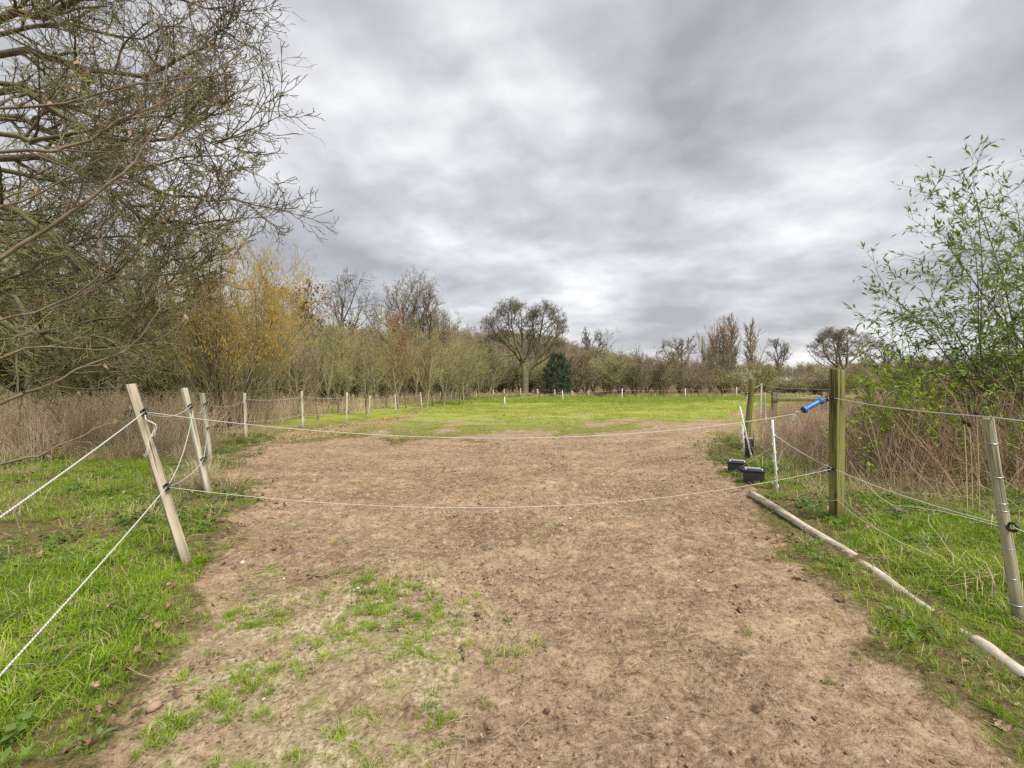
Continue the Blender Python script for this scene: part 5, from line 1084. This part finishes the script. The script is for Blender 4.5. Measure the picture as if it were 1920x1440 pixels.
# ------------------------------------------------------------------ leafy shrubs on the right
M_spring = leafmat('fresh_spring_leaves', [(0.16, 0.25, 0.025), (0.26, 0.37, 0.035), (0.37, 0.46, 0.065)], .5, .4, 3)
M_bamboo = leafmat('narrow_evergreen_leaves', [(0.08, 0.14, 0.035), (0.14, 0.22, 0.042), (0.22, 0.30, 0.07)], .4, .3, 2.5)
M_cane = barkmat('greenish_cane_bark', [(0.10, 0.095, 0.05), (0.15, 0.14, 0.075), (0.20, 0.18, 0.11)], None, 0, 6)
def leafy(seed, H, n, spread, mat, nl, size, wr=.55, stem=None):
    r = np.random.default_rng(seed); sp = [(8, .25, 1, .6, .2, .45, .6, .004, 4, .12, .03, .4), (5, .2, 1, .65, .25, .45, .6, .003, 3, .14, .0, .3)]
    a = r.uniform(0, 6.283, n); q = np.sqrt(r.uniform(.05, 1, n)); O = np.stack([np.cos(a)*.3*q, np.sin(a)*.3*q, np.full(n, -.08)], 1); D = np.stack([np.cos(a)*q*spread, np.sin(a)*q*spread, np.ones(n)], 1)
    P, R = shoots(r, O, D, H*r.uniform(.6, 1.05, n), np.full(n, .010), 8, .07, .0, .3); lv = grow(r, P, R, sp); w = MB(); w.tubes(P, R, 5); w.tubes(lv[0][0], lv[0][1], 4); w.tubes(lv[1][0], lv[1][1], 3)
    Pf = lv[1][0]; b = r.integers(0, len(Pf), nl//3).repeat(3); b = b[:nl//3*3]; m = len(b); p = Pf[b, r.integers(1, 4, m)]+r.normal(0, .02, (m, 3)); tg = norm(Pf[b, 3]-Pf[b, 1])
    d = norm(tg*.7+r.normal(0, .6, (m, 3))+[0, 0, -.1]); L = size*r.uniform(.6, 1.25, m); k = MB(); k.leaves(p, d, np.tile(UP, (m, 1))+r.normal(0, .5, (m, 3)), L, L*wr, .12)
    return [('stems', w.mesh('stems', stem or M_cane, True)), ('foliage', k.mesh('foliage', mat))]
elder = [leafy(350+i, 1.7, 9, .6, M_spring, 1000, .07) for i in range(2)]
SG = 'bright green shrubs behind the right-hand rope'
for x_, y_, s_, i_, lb in ((4.65, 5.9, .95, 0, 'fresh yellow-green shrub right behind the green gate post'), (6.3, 6.6, .95, 1, 'fresh yellow-green shrub at the foot of the narrow-leaved canes'), (5.6, 5.4, .62, 1, 'low fresh green shrub behind the sagging lower rope'), (7.6, 6.0, .9, 0, 'fresh green shrub behind the leaning round stake'), (7.4, 8.2, 1.0, 1, 'fresh green shrub among tall dead stems'), (6.6, 4.6, .7, 0, 'dark-based green shrub close behind the leaning stake')):
    plant('leafy_shrub', elder[i_], x_, y_, lb, 'shrub', SG, x_*3, s_, s_)
def canes(seed, n, H, lean, nl, x0=.5):
    r = np.random.default_rng(seed); O = np.stack([r.normal(0, x0, n), r.normal(0, .35, n), np.full(n, -.1)], 1); D = np.stack([r.normal(lean, .16, n), r.normal(-.02, .14, n), np.ones(n)], 1)
    P, R = shoots(r, O, D, H*r.uniform(.6, 1.05, n), r.uniform(.009, .017, n), 12, .045, -.012, .25, lambda t: t*2.4)
    sp = [(15, .30, 1, .75, .2, .26, .5, .0042, 5, .10, -.03, .35), (6, .15, 1, .6, .25, .45, .6, .0028, 3, .12, -.04, .3)]
    lv = grow(r, P, R, sp); w = MB(); w.tubes(P, R, 6); w.tubes(lv[0][0], lv[0][1], 4); w.tubes(lv[1][0], lv[1][1], 3)
    Pf = np.concatenate([lv[1][0]]); b = r.integers(0, len(Pf), nl); s = r.integers(1, 4, nl); p = Pf[b, s]; tg = norm(Pf[b, 3]-Pf[b, 1])
    d = norm(tg*.9+r.normal(0, .5, (nl, 3))+[0, 0, -.15]); L = r.uniform(.07, .135, nl); k = MB(); k.leaves(p, d, np.tile(UP, (nl, 1))+r.normal(0, .6, (nl, 3)), L, L*.2+.004, .1)
    return [('canes', w.mesh('canes', M_cane, True)), ('foliage', k.mesh('foliage', M_bamboo))]
plant('willow_shrub', canes(360, 10, 4.0, -.13, 3800), 7.25, 6.2, 'tall arching shrub with narrow green leaves behind the right rope', 'shrub')
plant('willow_shrub', canes(361, 11, 4.8, -.10, 4800, .6), 8.9, 6.8, 'tallest narrow-leaved shrub rising behind the leaning stake', 'shrub')
plant('willow_shrub', canes(362, 6, 2.7, -.18, 1400, .4), 6.9, 6.6, 'shorter narrow-leaved shrub reaching over toward the green post', 'shrub')
# teasel heads by the stake
for i, (px, py) in enumerate(((1831, 775), (1808, 790), (1818, 795))):
    p = at(px, py, 4.3); z0 = gz(p[0], p[1]); t = thing('teasel', (p[0], p[1], z0), 'dry brown teasel seed head on a stalk behind the leaning stake', 'plant', 'teasels behind the stake')
    k = MB(); k.tubes(np.array([(.05, .02, -.05), (.02, 0, (p[2]-z0)*.5), (0, 0, p[2]-z0)]), np.array([.004, .0035, .003]), 5); obj('stalk', k.mesh('stalk', M_stalk), t)
    zz = np.linspace(-.03, .03, 7)+p[2]-z0; k = MB(); k.tubes(np.stack([zz*0, zz*0, zz], 1), np.array([.004, .013, .018, .019, .017, .011, .002]), 9)
    r = np.random.default_rng(i); a = r.uniform(0, 6.28, 90); u = r.uniform(-.028, .028, 90); q = np.stack([np.cos(a)*.016, np.sin(a)*.016, u+p[2]-z0], 1); k.leaves(q, np.stack([np.cos(a), np.sin(a), r.normal(.3, .2, 90)], 1), r.normal(0, 1, (90, 3)), np.full(90, .014), np.full(90, .003))
    obj('seed_head', k.mesh('seed_head', plain('teasel_head', (0.10, 0.055, 0.03), .9, .1) if i == 0 else bpy.data.materials['teasel_head']), t)
# ------------------------------------------------------------------ single fallen leaves and sticks on the ground
lm_ = [oak_leaf(400+i, .085) for i in range(5)]; r = np.random.default_rng(41)
def fallen(px, py, label, group, s=1.0):
    x, y = gp(px, py); o = obj('fallen_leaf', lm_[int(r.integers(0, 5))], None, (x, y, gz(x, y)+.02)); o.rotation_euler = (r.normal(0, .25), r.normal(0, .25), r.uniform(0, 6.28)); o.scale = (s, s, s); tag(o, label, 'leaf', group)
fallen(1572, 1130, 'large pale lobed dead leaf where the path meets the right grass', None, 1.05)
fallen(1685, 1136, 'pale pinkish dead leaf in the grass just off the sunken pole', None, .8)
fallen(1425, 1335, 'curled dark dead leaf lying alone on the bare path', None, .7)
fallen(920, 1052, 'flat pale dead leaf on bare earth under the lower gate rope', None, .7)
for px, py in ((1640, 1185), (1660, 1218), (1700, 1215), (1690, 1105), (1740, 1160), (1600, 1040), (1640, 1070), (1780, 1290), (1730, 1270), (1880, 1375), (1850, 1150), (1560, 1080)):
    fallen(px, py, 'dead leaf lying in the grass along the right edge of the path', 'dead leaves along the right path edge', r.uniform(.45, .85))
for px, py in ((350, 1172), (465, 1107), (300, 1230), (180, 1185), (260, 1065), (90, 1180), (360, 1260), (330, 1310), (130, 1420), (210, 1330), (60, 1290), (420, 1060), (440, 1070), (300, 1100), (20, 1030), (120, 1030)):
    fallen(px, py, 'dead leaf lying in the left verge grass below the leaning post', 'dead leaves in the left verge', r.uniform(.4, .8))
def stick(p0, p1, rad, label):
    (x0, y0), (x1, y1) = gp(*p0), gp(*p1); n = 7; t = np.linspace(0, 1, n); r = np.random.default_rng(int(p0[0])); P = np.stack([x0+(x1-x0)*t, y0+(y1-y0)*t, 0*t], 1); P[:, 2] = ground_z(P[:, 0], P[:, 1])+.022; P[1:-1] += r.normal(0, .008, (n-2, 3))
    a = P[0].copy(); k = MB(); k.tubes(P-a, np.linspace(rad, rad*.55, n), 5, True); tag(obj('fallen_stick', k.mesh('fallen_stick', M_hazelbark, True), None, a), label, 'stick')
stick((575, 1083), (632, 1086), .008, 'dark stick lying at the near edge of the trodden paddock earth')
stick((636, 1084), (680, 1066), .006, 'bent thin stick touching the dark one at the earth edge')
stick((868, 1215), (871, 1248), .006, 'short straight stick on the worn path')
stick((1020, 1215), (1030, 1250), .004, 'thin pale stick in the middle of the worn path')
stick((960, 1300), (1000, 1276), .004, 'thin stick lying slantwise on the path')
# animal dropping-like dark clod and stones by the gateway
for px, py, s_, m_, nm, lb in ((895, 1155, 3.0, M_clod, 'earth_clod', 'single dark earth clod on the worn path'), (1410, 1000, 1.4, M_peb, 'stone', 'small white stone on the earth near the bleached pole'), (378, 1086, 2.2, M_peb, 'stone', 'pale stone in the grass at the foot of the big leaning post'),
                               (470, 1066, 3.6, M_clod, 'earth_clod', 'reddish clod at the corner of the paddock earth'), (455, 1058, 2.6, M_peb, 'stone', 'pale stone beside the reddish clod'), (290, 1330, 3.2, M_clod, 'earth_clod', 'brown clod at the ragged grass edge'), (285, 1325, 2.0, M_peb, 'stone', 'pinkish stone at the ragged grass edge')):
    x, y = gp(px, py); o = obj(nm, lump(int(px), m_, .7), None, (x, y, gz(x, y)+.012)); o.scale = (s_, s_, s_); o.rotation_euler = (0, 0, px); tag(o, lb, 'stone' if nm == 'stone' else 'clod')
